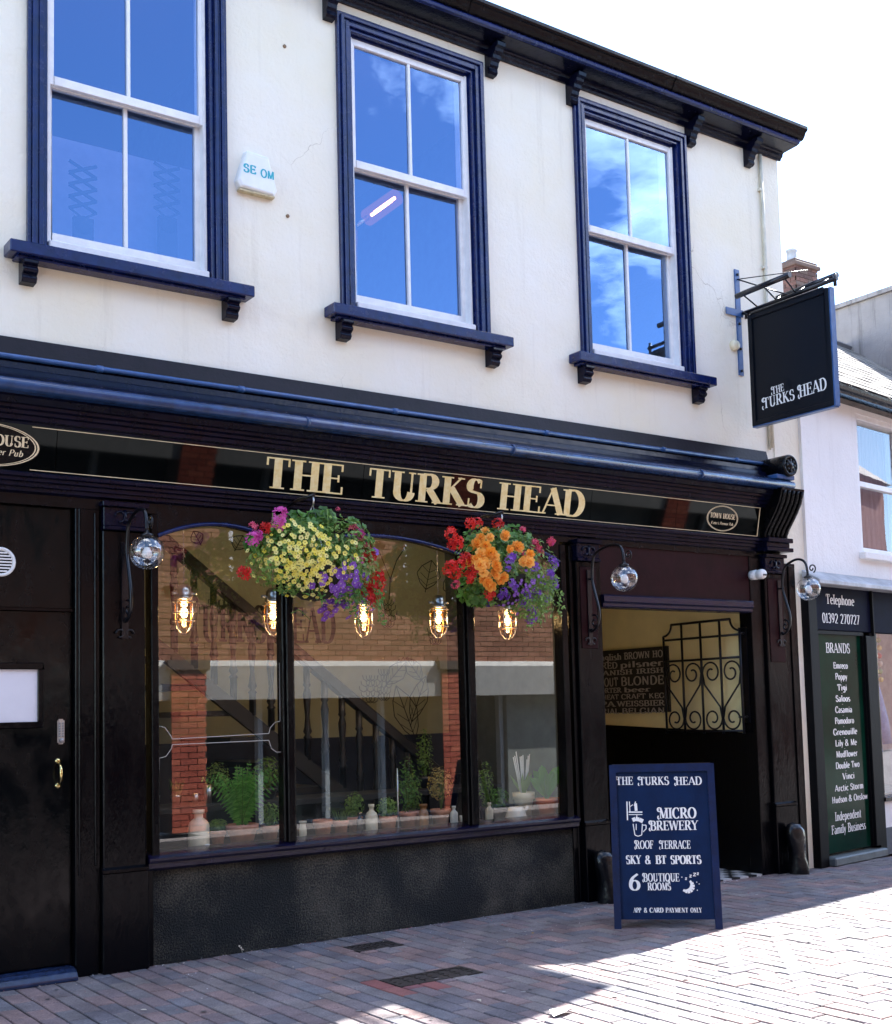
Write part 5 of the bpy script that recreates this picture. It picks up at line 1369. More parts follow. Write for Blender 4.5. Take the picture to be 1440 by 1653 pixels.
# ------------------------------------------------------------------ pots and bottles on the display shelf
SHZ = .606
def shelf_x(px, y=.27): return P(px, 1340 - (px - 500) * .08, y)[0]
def pot_mb(x, y, z, r, h):
    mb = MB(); mb.lathe([(r * .68, 0), (r * .92, h * .72), (r * .94, h * .73), (r * 1.06, h * .74), (r * 1.08, h), (r * .96, h), (r * .92, h * .86), (.0, h * .86)], (x, y, z), 20); return mb
def bottle_mb(x, y, z, r, h, neck=.4):
    mb = MB(); mb.lathe([(r * .96, 0), (r, h * .04), (r, h * .62), (r * .86, h * .70), (r * neck, h * .80), (r * neck, h * .90), (r * neck * 1.35, h * .91), (r * neck * 1.35, h), (r * neck * .7, h), (.0, h * .97)], (x, y, z), 18); return mb
def plant(name, label, px, wpx, hpx, kind, y=.27, potm=None, z=SHZ, seed=1, ph=None):
    x = shelf_x(px, y); dist = (np.array([x, y, 1.0]) - CAM) @ CW; s_ = dist / FPX
    r = wpx * s_ / 2; h = hpx * s_
    t = thing(name, label, 'plant', (x, y, z), 'potted plants in the shop window'); r_ = random.Random(seed)
    part('pot', pot_mb(x, y, z, r, h), potm or TERRA, t)
    mb = MB(); mb.lathe([(.0, 0), (r * .9, 0), (.0, .004)], (x, y, z + h * .87), 14); part('soil', mb, SOIL, t)
    top = z + h * .87; H = (ph or hpx) * s_
    lm = MB(); stt = MB()
    if kind == 'fern':
        for k in range(26):
            a = r_.uniform(0, 2 * PI); ln = H * r_.uniform(.7, 1.05); out = r_.uniform(.1, .8) * ln; pts = []
            for i in range(9):
                u = i / 8; pts.append(Vector((x + math.cos(a) * out * u ** 1.5, y + math.sin(a) * out * .6 * u ** 1.5, top + ln * (u - .25 * u ** 3 * (out / ln)))))
            stt.tube(pts, .0018, 4)
            for i in range(1, 9):
                d = (pts[i] - pts[i - 1]).normalized(); sd = d.cross(Vector((0, -1, .3))).normalized(); w = .045 * math.sin(PI * (i + .8) / 9.6) * H / .25
                for sg in (-1, 1):
                    for q_ in (0, .5):
                        b_ = pts[i - 1].lerp(pts[i], q_); lm.add([b_, b_ + sd * sg * w * .5 + d * .008, b_ + sd * sg * w + d * .004, b_ + sd * sg * w * .5 - d * .006], [(0, 1, 2, 3)])
    elif kind == 'grass':
        for k in range(70):
            a = r_.uniform(0, 2 * PI); o_ = r_.uniform(0, r * .8); ln = H * r_.uniform(.5, 1); b_ = Vector((x + o_ * math.cos(a), y + o_ * math.sin(a), top)); d = Vector((math.cos(a) * .35, math.sin(a) * .35, 1)).normalized(); sd = d.orthogonal().normalized() * .003
            lm.add([b_ - sd, b_ + sd, b_ + d * ln * .6 + sd, b_ + d * ln, b_ + d * ln * .6 - sd], [(0, 1, 2, 3, 4)])
    elif kind == 'bush' or kind == 'tree':
        cz = top + (H * .62 if kind == 'tree' else H * .5)
        if kind == 'tree': stt.tube([(x, y, top - .01), (x + .006, y, top + H * .25), (x, y, top + H * .6)], .005, 6)
        for k in range(8): stt.tube([(x, y, top - .01), (x + r_.uniform(-.6, .6) * r, y + r_.uniform(-.5, .5) * r, cz + r_.uniform(-.2, .4) * H)], .0018, 4)
        for k in range(330):
            while True:
                d = Vector((r_.uniform(-1, 1), r_.uniform(-1, 1), r_.uniform(-1, 1)))
                if d.length < 1: break
            hh = H * (.38 if kind == 'tree' else .5)
            leaves(lm, r_, (x + d.x * r * 1.45, y + d.y * r * 1.1, cz + d.z * hh), (d.x, d.y - .4, d.z + .5), r_.uniform(.014, .03), r_.uniform(.007, .014))
    elif kind == 'broad':
        for k in range(13):
            a = k * 2.4; ln = H * r_.uniform(.7, 1.05); d = Vector((math.cos(a) * r_.uniform(.2, .75), math.sin(a) * r_.uniform(.2, .55), 1)).normalized(); sd = d.cross(Vector((math.sin(a), -math.cos(a), .2))).normalized(); sd = Vector((0, -1, 0)).cross(d).normalized() if k % 2 else sd
            b_ = Vector((x, y, top)); w = ln * .2
            q_ = [b_, b_ + d * ln * .35 + sd * w * .5, b_ + d * ln * .65 + sd * w, b_ + d * ln * .9 + sd * w * .6 + Vector((d.x, d.y, 0)) * .02, b_ + d * ln + Vector((d.x, d.y, -.02)) * .06, b_ + d * ln * .9 - sd * w * .6 + Vector((d.x, d.y, 0)) * .02, b_ + d * ln * .65 - sd * w, b_ + d * ln * .35 - sd * w * .5]
            md = b_ + d * ln * .6 - Vector((0, -1, 0)) * .012
            lm.add(q_ + [md], [(8, i, i + 1) for i in range(7)] + [(8, 7, 0)])
    elif kind == 'sticks':
        for k in range(9):
            a = -1.0 + k * .25; stt.tube([(x + a * r * .3, y, top), (x + a * r * 1.1, y + .01 * (k % 3), top + H * r_.uniform(.75, 1.0))], .0045, 5)
        for k in range(6):
            a = r_.uniform(-1, 1); b_ = Vector((x, y, top)); d = Vector((a * .6, r_.uniform(-.3, .3), 1)).normalized(); sd = Vector((1, 0, 0)) * .018; ln = H * .55
            lm.add([b_ - sd * .5, b_ + sd * .5, b_ + d * ln * .6 + sd, b_ + d * ln, b_ + d * ln * .6 - sd], [(0, 1, 2, 3, 4)])
    mk = {'tree': leaf_mat('golden leaves', (.32, .23, .05), (.46, .36, .12)) if 'golden leaves' not in MATS else MATS['golden leaves'], 'fern': leaf_mat('fern green', (.07, .26, .03), (.20, .48, .08)) if 'fern green' not in MATS else MATS['fern green'], 'broad': leaf_mat('broad leaf green', (.10, .34, .03), (.24, .52, .09), .4) if 'broad leaf green' not in MATS else MATS['broad leaf green']}.get(kind, LEAFB if seed % 2 else LEAFA)
    if lm.f: part('leaves', lm, mk, t, kind='stuff')
    if stt.f: part('stems', stt, SIGNW if kind == 'sticks' else LEAFB, t, kind='stuff')
    return t
plant('potted_fern', 'upright green fern in a pale terracotta pot at the left of the window', 391, 50, 34, 'fern', .25, seed=3, ph=105)
plant('potted_succulent', 'flat succulent in a wide terracotta pot right of the left mullion', 521, 30, 30, 'grass', .22, seed=4, ph=5)
plant('potted_herb', 'spiky herb in a small terracotta pot beside the flat succulent', 550, 25, 26, 'grass', .24, seed=5, ph=30)
plant('potted_daisy', 'pale variegated plant in a terracotta pot in front of the steel rod', 627, 28, 27, 'bush', .20, seed=7, ph=34)
plant('potted_ficus', 'tall dark leafy plant in a terracotta pot right of the steel rod', 659, 28, 28, 'bush', .30, seed=8, ph=92)
plant('bonsai_tree', 'little golden bonsai tree in a low terracotta pot', 712, 32, 28, 'tree', .28, seed=9, ph=72)
plant('potted_broadleaf', 'bright green broad-leaved plant in an orange pot at the right of the window', 884, 36, 32, 'broad', .20, mat('orange pot glaze', (.70, .16, .05), .4, var=.1), seed=10, ph=56)
plant('crock_of_sticks', 'cream stoneware crock holding white sticks and dark leaves', 846, 34, 42, 'sticks', .30, STONEW, seed=11, ph=72)
plant('potted_hydrangea', 'small bushy plant behind the white spouted jug', 806, 26, 22, 'bush', .30, mat('dark glazed pot', (.03, .03, .035), .3), seed=12, ph=34)
plant('potted_ivy', 'green leafy plant just right of the second mullion', 786, 20, 22, 'bush', .40, mat('dark glazed pot', (.03, .03, .035), .3), seed=13, ph=75)
# plants on the counter behind
def counter_plant(px, lab, seed, kind, w, hp, ph, pm): plant('counter_plant', lab, px, w, hp, kind, .80, pm, .84, seed, ph)
plant('tin_of_grass', 'wispy yellowish grass in a steel tin in front of the red brick reflection', 285, 16, 17, 'grass', .80, STEEL, .84, 21, 32)
plant('counter_bush', 'dark bushy plant on the counter behind the fern', 352, 30, 18, 'bush', .82, mat('dark glazed pot', (.03, .03, .035), .3), .84, 23, 50)
plant('counter_bush', 'dark leafy plant on the counter beside the left mullion', 432, 34, 18, 'bush', .82, mat('dark glazed pot', (.03, .03, .035), .3), .84, 25, 55)
plant('counter_shrub', 'tall green shrub on the counter left of the golden bonsai', 688, 22, 18, 'bush', .84, mat('dark glazed pot', (.03, .03, .035), .3), .84, 27, 80)
for k, (px, lab) in enumerate(((253, 'steel tumbler standing furthest left on the counter'), (316, 'dull tin tumbler on the counter right of the grass tin'), (336, 'tall shiny steel mug on the counter left of the fern'))):
    x = shelf_x(px, .78); m = MB(); r = .022 if k < 2 else .03; h = .075 if k < 2 else .125
    m.lathe([(r * .85, 0), (r, h), (r * .92, h), (r * .8, .006), (0, .006)], (x, .78, .84), 16); single('steel_tumbler', m, STEEL, lab, 'tumbler', (x, .78, .84), 0, 'steel tumblers on the counter')
def vessel(name, lab, cat, px, wpx, hpx, m, y=.22, neck=.4):
    x = shelf_x(px, y); dist = (np.array([x, y, 1.0]) - CAM) @ CW; s_ = dist / FPX
    single(name, bottle_mb(x, y, SHZ, wpx * s_ / 2, hpx * s_, neck), m, lab, cat, (x, y, SHZ), 0, 'stoneware in the shop window')
BROWNW = mat('brown stoneware', (.30, .13, .04), .35, var=.2, coat=.3)
vessel('stoneware_flagon', 'big square-shouldered stoneware flagon left of the fern', 'flagon', 321, 34, 66, STONEW, .17, .42)
vessel('mustard_jar', 'small cream jar with a yellow rim right of the left mullion', 'jar', 489, 12, 32, STONEW, .18, .8)
vessel('glass_bottle', 'small dark glass bottle left of the tall cream bottle', 'bottle', 581, 11, 36, mat('dark bottle glass', (.04, .04, .045), .1, coat=.5), .22)
vessel('stoneware_bottle', 'tall cream stoneware bottle beside the pale variegated plant', 'bottle', 600, 20, 48, STONEW, .20, .38)
vessel('brown_bottle', 'brown stoneware bottle left of the golden bonsai', 'bottle', 684, 16, 40, BROWNW, .22, .6)
vessel('ginger_bottle', 'white stoneware bottle right of the golden bonsai', 'bottle', 733, 13, 33, mat('white stoneware', (.66, .63, .56), .35), .20, .38)
vessel('cream_bottle', 'slim beige bottle right of the second mullion', 'bottle', 790, 13, 33, STONEW, .20, .4)
x = shelf_x(749, .2); m = MB(); m.lathe([(.028, 0), (.034, .07), (.031, .07), (.027, .01), (0, .01)], (x, .2, SHZ), 18); single('white_planter', m, MATS['white stoneware'], 'plain white planter against the second mullion', 'planter', (x, .2, SHZ))
x = shelf_x(833, .2); m = MB(); m.lathe([(.088, 0), (.082, .02), (.07, .06), (.055, .095), (.05, .10), (.045, .10), (.05, .09), (0, .085)], (x, .2, SHZ), 20); m.tube([(x + .06, .2, SHZ + .05), (x + .09, .19, SHZ + .08), (x + .10, .19, SHZ + .10)], .012, 8); single('spouted_jug', m, MATS['white stoneware'], 'squat white spouted jug in front of the stoneware crock', 'jug', (x, .2, SHZ))
x = shelf_x(643, .15); m = MB(); m.tube([(x, .15, SHZ), (x, .15, SHZ + .43)], .006, 8); m.box(x - .03, x + .03, .12, .18, SHZ, SHZ + .008); single('steel_rod', m, STEEL, 'upright thin steel rod in the middle of the window display', 'rod', (x, .15, SHZ))
x = shelf_x(335, .10); m = MB(); m.lathe([(0, 0), (.023, .0), (.023, .004), (0, .004)], (x, .105, SHZ + .024), 18, 'y'); single('round_tag', m, PLASTICW, 'round white tag leaning in front of the stoneware flagon', 'tag', (x, .105, SHZ))

# ------------------------------------------------------------------ things seen through the upper panes
def glow_glass():
    m = bpy.data.materials.new('glowing amber glass'); m.use_nodes = True; nt = m.node_tree; nt.nodes.clear()
    o = N(nt, 'OutputMaterial'); a_ = N(nt, 'AddShader'); t_ = N(nt, 'BsdfTransparent'); t_.inputs['Color'].default_value = (.9, .6, .4, 1)
    e_ = N(nt, 'Emission'); e_.inputs['Color'].default_value = (1.0, .30, .07, 1); e_.inputs['Strength'].default_value = .022
    nt.links.new(t_.outputs[0], a_.inputs[0]); nt.links.new(e_.outputs[0], a_.inputs[1]); nt.links.new(a_.outputs[0], o.inputs['Surface']); return m
def scissor(px0, lab, c):
    x, z0 = P(px0, 390, .35)[0], 4.10
    t = thing('scissor_mirror', lab, 'mirror', (x, .35, 3.30), 'folding scissor frames in the left upper window'); m = MB(); n = 4; w = .085; dz = .075
    zb0 = P(px0, 340, .35)[2]
    for k in range(n):
        a = zb0 + k * dz
        m.tube([(x - w, .35, a), (x + w, .35, a + dz)], .011, 6); m.tube([(x + w, .352, a), (x - w, .352, a + dz)], .011, 6)
    m.tube([(x - w, .35, zb0), (x, .35, zb0 - .05), (x + w, .35, zb0)], .007, 6)
    part('lattice', m, DARKIN, t)
    m = MB(); m.box(x - .06, x + .06, .33, .37, 3.30, zb0 - .05); m.lathe([(.0, 0), (.06, .01), (.06, .02), (0, .03)], (x, .35, zb0 - .1), 16, 'y'); part('stand', m, DARKIN, t)
scissor(134, 'dark folding scissor frame seen behind the left lower pane', 0); scissor(270, 'dark folding scissor frame seen behind the right lower pane', 1)
m = MB(); m.box(1.95, 3.25, .62, .63, 3.30, 5.10); single('added_backdrop', m, mat('pale lilac backdrop', (.34, .31, .40), .8, var=.08), 'added pale backdrop that brightens the left upper window behind the scissor frames', 'backdrop', (2.6, .62, 3.30))  # added pale sheet, brightens the panes so the dark frames stand out
a, b = P(574, 365, .45), P(640, 318, .45)
wl = thing('wall_lamp', 'glowing tubular filament lamp behind the middle upper window', 'lamp', (float(a[0]), .45, 3.30))
m = MB(); m.tube([a + (b - a) * .28, b], .062, 14); part('glass_tube', m, glow_glass(), wl)
m = MB()
for s_ in (-.014, .014): m.tube([a + (b - a) * .42 + np.array([s_, 0, s_]), a + (b - a) * .64 + np.array([s_ * 1.3, 0, s_ * 1.3]), a + (b - a) * .92 + np.array([s_, 0, s_])], .012, 6)
part('filament', m, emit('bright filament', (1.0, .55, .25), 2.2), wl)
m = MB(); m.tube([a, a + (b - a) * .30], .02, 10); m.tube([a, (a[0], .45, 3.30)], .012, 6); part('stem', m, BRASS, wl)

# ------------------------------------------------------------------ neighbouring shop, set back along the bend of the street
ND = np.array([.989, .145, 0]); ND = ND / np.linalg.norm(ND); NN = np.array([ND[1], -ND[0], 0]); N0 = np.array([8.85, 0.0, 0])
def NB(s_, z, o=0.0): return N0 + ND * s_ + NN * o + np.array([0, 0, z])
def nbox(mb, s0, s1, z0, z1, o0, o1): mb.obox(NB(s0, z0, o0), ND * (s1 - s0), np.array([0, 0, z1 - z0]), NN * (o1 - o0)); return mb
shop = thing('neighbouring_shop', 'white rendered two-storey shop with slate roof right of the pub', 'shop', (10.5, .3, 0))
SE_ = 7.0
m = MB(); nbox(m, -.19, .80, 2.55, 4.25, -.3, .012); nbox(m, 1.78, SE_, 2.55, 4.25, -.3, .012); nbox(m, .80, 1.78, 2.55, 2.78, -.3, .012); nbox(m, .80, 1.78, 4.10, 4.25, -.3, .012); part('upper_wall', m, NWHITE, shop)
m = MB(); nbox(m, -.19, SE_, 0, 4.2, -6.0, -5.8); nbox(m, SE_ - .2, SE_, 0, 4.2, -5.8, -.3); nbox(m, .75, 1.85, 2.6, 4.2, -1.4, -1.3); part('side_walls', m, NWHITE, shop)
m = MB()
for s0, s1 in ((.80, .845), (1.735, 1.78)): nbox(m, s0, s1, 2.78, 4.10, -.12, .0)
nbox(m, .845, 1.735, 4.05, 4.10, -.12, .0); nbox(m, .845, 1.735, 2.78, 2.83, -.12, .0); nw = part('window', m, WHITE, shop, .004)
m = MB(); nbox(m, .845, 1.735, 3.42, 3.47, -.09, -.03)
for s0 in (.845, 1.70): nbox(m, s0, s0 + .035, 2.83, 4.05, -.09, -.035)
part('sash', m, WHITE, nw, .003)
for z0, z1 in ((2.83, 3.42), (3.47, 4.05)):
    m = MB(); m.quad(NB(.88, z0, -.06), NB(1.70, z0, -.06), NB(1.70, z1, -.06), NB(.88, z1, -.06)); part('pane', m, GLN, nw)
m = MB(); nbox(m, .74, 1.84, 2.715, 2.778, -.02, .075); part('sill', m, NWHITE, nw, .006)
m = MB(); CURT = mat('dusky net curtain', (.17, .10, .11), .9, var=.3, vscale=6, stretch=(6, 6, .6))
n = 26; pts = [NB(.86 + i * .86 / n, 0, -.16 + .012 * math.sin(i * 2.1)) for i in range(n + 1)]
for p_, q_ in zip(pts[:-1], pts[1:]): m.quad(p_ + np.array([0, 0, 2.83]), q_ + np.array([0, 0, 2.83]), q_ + np.array([0, 0, 4.05]), p_ + np.array([0, 0, 4.05]))
part('curtain', m, CURT, nw)
# roof of slates
pit = math.radians(36); RU = -NN * math.cos(pit) + np.array([0, 0, math.sin(pit)]); RN = np.cross(ND, RU)
RO = NB(0, 4.26, .16)
m = MB(); m.obox(RO + ND * (-.20) - RN * .03, ND * (SE_ + .2), RU * 3.3, RN * .025); rf = part('roof', m, SLATE, shop)
SLP = piece_mat('pale roof slate', [(.19, .18, .165), (.25, .24, .22), (.15, .148, .142), (.29, .275, .25), (.21, .20, .185)], .9, False, .4, 60, .04, .3)
SLI = piece_mat('pale roof slate mass', [(.19, .18, .165), (.25, .24, .22), (.15, .148, .142), (.29, .275, .25)], .9, True, .4, 60, .04, .3)
sm_ = MB(); sm_.obox((-.123, 0, 0), (.246, 0, 0), (0, .30, .0), (0, 0, .008)); slm = sm_.mesh('slate', SLP)
RM = Matrix(((ND[0], RU[0], RN[0]), (ND[1], RU[1], RN[1]), (ND[2], RU[2], RN[2]))).to_euler()
mass = MB(); cnt = 0; gauge = .20
for r in range(16):
    for i in range(-1, 27):
        s_ = i * .26 + (.13 if r % 2 else 0)
        if s_ < -.06 or s_ > SE_ - .1: continue
        u = r * gauge - .03
        o_ = RO + ND * s_ + RU * u + RN * (.004 + rnd.uniform(0, .004)); pj = proj(o_)
        if cnt < 290 and 1300 < pj[0] < 1520 and 480 < pj[1] < 760:
            loc = ROOTLOC[shop.name]; tilt = Matrix.Rotation(.02 + rnd.uniform(-.01, .01), 3, 'X')
            e_ = (RM.to_matrix() @ Matrix.Rotation(-.035, 3, 'X')).to_euler()
            link('slate', slm, rf, (o_[0] - loc[0], o_[1] - loc[1], o_[2] + .012 - loc[2]), e_); cnt += 1
        else: mass.obox(o_ - ND * .128 + RN * .010, ND * .256, RU * .30 - RN * .010, RN * .008)
part('slate_field', mass, SLI, rf, kind='stuff')
m = MB(); m.obox(RO + RU * 3.25 - ND * .2 + RN * .0, ND * (SE_ + .2), RU * .12, RN * .06); m.obox(RO + RU * 3.3 - ND * .2, ND * (SE_ + .2), -NN * 2.6 + np.array([0, 0, -1.2]), RN * .03); part('ridge', m, mat('lead grey', (.16, .16, .17), .5, var=.2), rf)
m = MB(); a0 = NB(-.19, 4.205, .215); a1 = NB(SE_, 4.205, .215)
prof = [(math.cos(t), math.sin(t)) for t in np.linspace(PI, 2 * PI, 9)]
for (u0, w0), (u1, w1) in zip(prof[:-1], prof[1:]): m.quad(a0 + NN * .055 * u0 + np.array([0, 0, .055 * w0]), a1 + NN * .055 * u0 + np.array([0, 0, .055 * w0]), a1 + NN * .055 * u1 + np.array([0, 0, .055 * w1]), a0 + NN * .055 * u1 + np.array([0, 0, .055 * w1]))
m.obox(NB(-.19, 4.15, .012), ND * (SE_ + .19), np.array([0, 0, .11]), NN * .10)
part('gutter', m, BLACK, shop)
# shopfront
NBLK = mat('satin black joinery', (.0025, .0026, .0034), .55, spec=.1, bump=.15, bscale=40, stretch=(1, 1, .25))
NVY = mat('shop navy paint', (.002, .0038, .016), .6, spec=.04, var=.3, bump=.06)
m = MB(); m.extr([NB(-.28, 2.555, .0), NB(-.28, 2.46, .17), NB(-.28, 2.42, .17), NB(-.28, 2.42, .0)], ND * (SE_ + .28)); part('lead_canopy', m, mat('pale lead', (.38, .40, .42), .5, var=.3, vscale=7, bump=.2), shop, .006)
m = MB(); nbox(m, -.20, .84, 2.035, 2.42, -.05, .035); nbox(m, .87, SE_, 2.035, 2.42, -.05, .03); fb = part('fascia_board', m, NVY, shop, .004)
m = MB(); nbox(m, -.27, -.13, 0, 2.42, -.05, .045); nbox(m, .70, .80, .1, 2.0, -.05, .055); nbox(m, .80, .92, 0, 2.03, -.05, .04); nbox(m, .845, .868, 2.0, 2.42, -.05, .06); part('pilaster', m, NBLK, shop, .005)
m = MB(); nbox(m, -.10, .68, .10, 2.0, -.03, .005); bp_ = part('brands_panel', m, mat('dark glass panel with painted green reflection', (.003, .028, .016), .12, spec=.06, var=.5, vscale=1.2), shop)  # green reflection is put into the panel's base colour
m = MB(); nbox(m, -.128, -.10, .10, 2.02, -.03, .03); nbox(m, -.10, .68, 2.0, 2.03, -.03, .03); nbox(m, .68, .70, .1, 2.03, -.03, .03); part('panel_frame', m, NBLK, bp_)
m = MB(); nbox(m, -.12, .82, .0, .075, -.05, .10); part('step', m, mat('worn grey step', (.11, .13, .13), .5, var=.3), shop, .012)
def nline(txt, sc, z, h, w, par, o, **kw): part('lettering', text_mb(txt, NB(sc - w / 2, z, o), ND, (0, 0, 1), h, w, lift=.001, **kw), SIGNW, par)
nline('Telephone', .30, 2.27, .085, .50, fb, .035, thick=.15, thin=.06); nline('01392 270727', .30, 2.10, .085, .66, fb, .035, thick=.14, thin=.06)
nline('BRANDS', .27, 1.84, .085, .42, bp_, .005, thick=.15, thin=.06)
br_ = ['Emreco', 'Poppy', 'Tigi', 'Saloos', 'Casamia', 'Pomodoro', 'Grenouille', 'Lily & Me', 'Mudflower', 'Double Two', 'Vinci', 'Arctic Storm', 'Hudson & Onslow']
for k, b_ in enumerate(br_):
    nline(b_, .30 + k * .004, 1.70 - k * .098, .055, .042 * max(4, len(b_)), bp_, .005, thick=.19, thin=.09, serif=False)
    if k < 12: nline('*', .30, 1.665 - k * .098, .03, .02, bp_, .005, serif=False)
nline('Independent', .30, .37, .075, .46, bp_, .005, thick=.16, thin=.07); nline('Family Business', .30, .26, .075, .60, bp_, .005, thick=.16, thin=.07)
m = MB(); nbox(m, .92, SE_, .24, .48, -.2, .02); part('stall_riser', m, NWHITE, shop); m = MB(); nbox(m, .92, SE_, 0, .24, -.2, .035); part('plinth', m, mat('grey blue plinth', (.06, .07, .09), .6, var=.2), shop)
m = MB(); nbox(m, .92, SE_, .48, .52, -.2, .05); nbox(m, .92, .97, .52, 2.03, -.05, .02); part('window_frame', m, BLACKW, shop, .004)
m = MB(); m.quad(NB(.97, .52, -.02), NB(SE_, .52, -.02), NB(SE_, 2.03, -.02), NB(.97, 2.03, -.02)); part('shop_pane', m, GLN, shop)
m = MB(); nbox(m, .90, SE_ - .2, .40, 2.2, -1.2, -1.15); nbox(m, .90, SE_ - .2, .40, .46, -1.15, -.2); part('display_back', m, mat('display panel', (.45, .42, .40), .8, var=.2), shop)
m = MB(); nbox(m, .975, 1.02, .52, 2.02, -.10, -.03); part('tiled_reveal', m, mat('pale tile reveal', (.5, .55, .55), .3, var=.15, vscale=5), shop)
# denim jacket on a stand, and a necklace of beads above it
js = NB(1.38, .46, -.35); dm = thing('display_jacket', 'pale blue jacket on a stand in the neighbouring shop window', 'jacket', tuple(js))
DEN = mat('pale blue denim', (.30, .38, .58), .8, var=.2, vscale=10, bump=.3)
m = MB(); prof = [(.05, 1.28), (.10, 1.22), (.19, 1.16), (.21, 1.05), (.19, .85), (.17, .70), (.19, .55), (.205, .45), (.19, .44)]
vs = []; n = 18
for r, h in prof:
    for j in range(n):
        a_ = 2 * PI * j / n; rr = r * (1 + .05 * math.sin(5 * a_ + h * 9)); vs.append(js + ND * rr * math.cos(a_) + NN * rr * .6 * math.sin(a_) + np.array([0, 0, h]))
m.add(vs, [(i * n + j, i * n + (j + 1) % n, (i + 1) * n + (j + 1) % n, (i + 1) * n + j) for i in range(len(prof) - 1) for j in range(n)], True)
for sg in (-1, 1):
    m.tube([js + ND * sg * .16 + np.array([0, 0, 1.14]), js + ND * sg * .25 + np.array([0, 0, 1.0]), js + ND * sg * .27 + NN * .05 + np.array([0, 0, .75]), js + ND * sg * .26 + NN * .08 + np.array([0, 0, .52])], .06, 10, True, .045)
part('jacket', m, DEN, dm); m = MB(); m.tube([js, js + np.array([0, 0, 1.25])], .015, 8); m.lathe([(.14, 0), (.14, .015), (0, .02)], tuple(js), 18); part('stand', m, STEEL, dm)
cols = [(.6, .10, .06), (.65, .5, .15), (.3, .4, .15), (.7, .55, .42)]
for k in range(18):
    s_, z_ = 1.05 + (k % 3) * .085 + .01 * (k % 2), 1.98 - (k // 3) * .075
    c_ = NB(s_, z_, -.09); m = MB(); m.lathe([(.0, .028), (.018, .02), (.026, 0), (.018, -.02), (0, -.028)], tuple(c_), 10)
    if k < 3: m.tube([c_, c_ + np.array([0, 0, .22])], .002, 4)
    else: m.tube([c_, c_ + np.array([0, 0, .08])], .002, 4)
    single('hanging_bead', m, mat('bead %d' % (k % 4), cols[k % 4], .4), ['red', 'mustard', 'olive', 'buff'][k % 4] + ' bead on the ' + ['left', 'middle', 'right'][k % 3] + ' string in the neighbouring shop window, ' + ['topmost', 'second from the top', 'third from the top', 'fourth from the top', 'second from the bottom', 'lowest'][k // 3], 'bead', tuple(c_), 0, 'coloured beads in the neighbouring shop window')

# ------------------------------------------------------------------ buildings beyond
fb_ = thing('grey_building', 'tall grey weathered rendered building behind the neighbouring shop', 'building', (16, 5, 0))
m = MB(); m.box(14.0, 22.0, 1.2, 12.0, 0, 6.80); part('wall', m, GREYR, fb_)
m = MB(); m.box(13.95, 22.05, 1.15, 12.05, 6.80, 6.86); part('coping', m, GREYR, fb_)
BRK = piece_mat('chimney brick', [(.11, .055, .045), (.14, .07, .055), (.09, .05, .042), (.12, .08, .065)], .85, True, .5, 60, .3, .35)
ch = thing('chimney_stack', 'brick chimney stack with a clay pot rising behind the hanging sign', 'chimney', (17.0, 6.5, 6.86))
m = MB(); m.box(16.72, 17.28, 6.22, 6.78, 6.86, 8.86); part('core', m, mat('old mortar', (.28, .25, .22), .9), ch)
mb = MB(); r = 0; z = 6.87
while z < 8.85:
    off = .11 if r % 2 else 0
    for face in range(4):
        u = -.29 + off - .22
        while u < .29:
            u0, u1 = max(u, -.295), min(u + .21, .295)
            if u1 - u0 > .04:
                if face == 0: mb.box(17 + u0, 17 + u1, 6.205, 6.22, z, z + .065)
                elif face == 1: mb.box(17 + u0, 17 + u1, 6.78, 6.795, z, z + .065)
                elif face == 2: mb.box(16.705, 16.72, 6.5 + u0, 6.5 + u1, z, z + .065)
                else: mb.box(17.28, 17.295, 6.5 + u0, 6.5 + u1, z, z + .065)
            u += .22
    z += .075; r += 1
part('brickwork', mb, BRK, ch, kind='stuff')
m = MB(); m.box(16.66, 17.34, 6.16, 6.84, 8.86, 8.93).box(16.70, 17.30, 6.20, 6.80, 8.93, 8.99); part('cap', m, BRK, ch, .01)
m = MB(); m.lathe([(.11, 0), (.09, .10), (.085, .24), (.10, .25), (.10, .28), (.07, .28), (.07, .05)], (17, 6.5, 8.99), 14); part('chimney_pot', m, mat('grey clay pot', (.35, .36, .38), .7, var=.2), ch)

# ------------------------------------------------------------------ the building across the street (behind the camera, mirrored in the shop glass)
op = thing('opposite_building', 'red brick building across the street mirrored in the shop window', 'building', (8, -7.5, 0))
OY = -7.5
m = MB(); m.box(-12, 26, OY - .35, OY - .02, 2.12, 6.4); part('wall', m, mat('dark mortar', (.10, .075, .06), .9, var=.15), op)
OBR = piece_mat('opposite brick', [(.30, .115, .07), (.35, .145, .09), (.26, .10, .06), (.38, .17, .105), (.32, .13, .08)], .85, True, .4, 50, .3, .2)
wins = [(6.75, 8.10, 3.05, 4.9), (9.45, 10.55, 3.05, 4.9), (12.9, 14.1, 3.05, 4.9), (3.6, 4.8, 3.05, 4.9), (0.4, 1.7, 3.05, 4.9), (16.2, 17.4, 3.05, 4.9)]
mb = MB(); z = 2.125; r = 0
while z < 6.35:
    x = 1.0 + (.1125 if r % 2 else 0)
    while x < 19:
        if not any(w0 - .11 < x + .1 < w1 + .11 and h0 - .06 < z + .03 < h1 + .04 for w0, w1, h0, h1 in wins):
            mb.box(x, x + .215, OY - .02, OY, z, z + .065)
        x += .225
    z += .075; r += 1
part('brickwork', mb, OBR, op, kind='stuff')
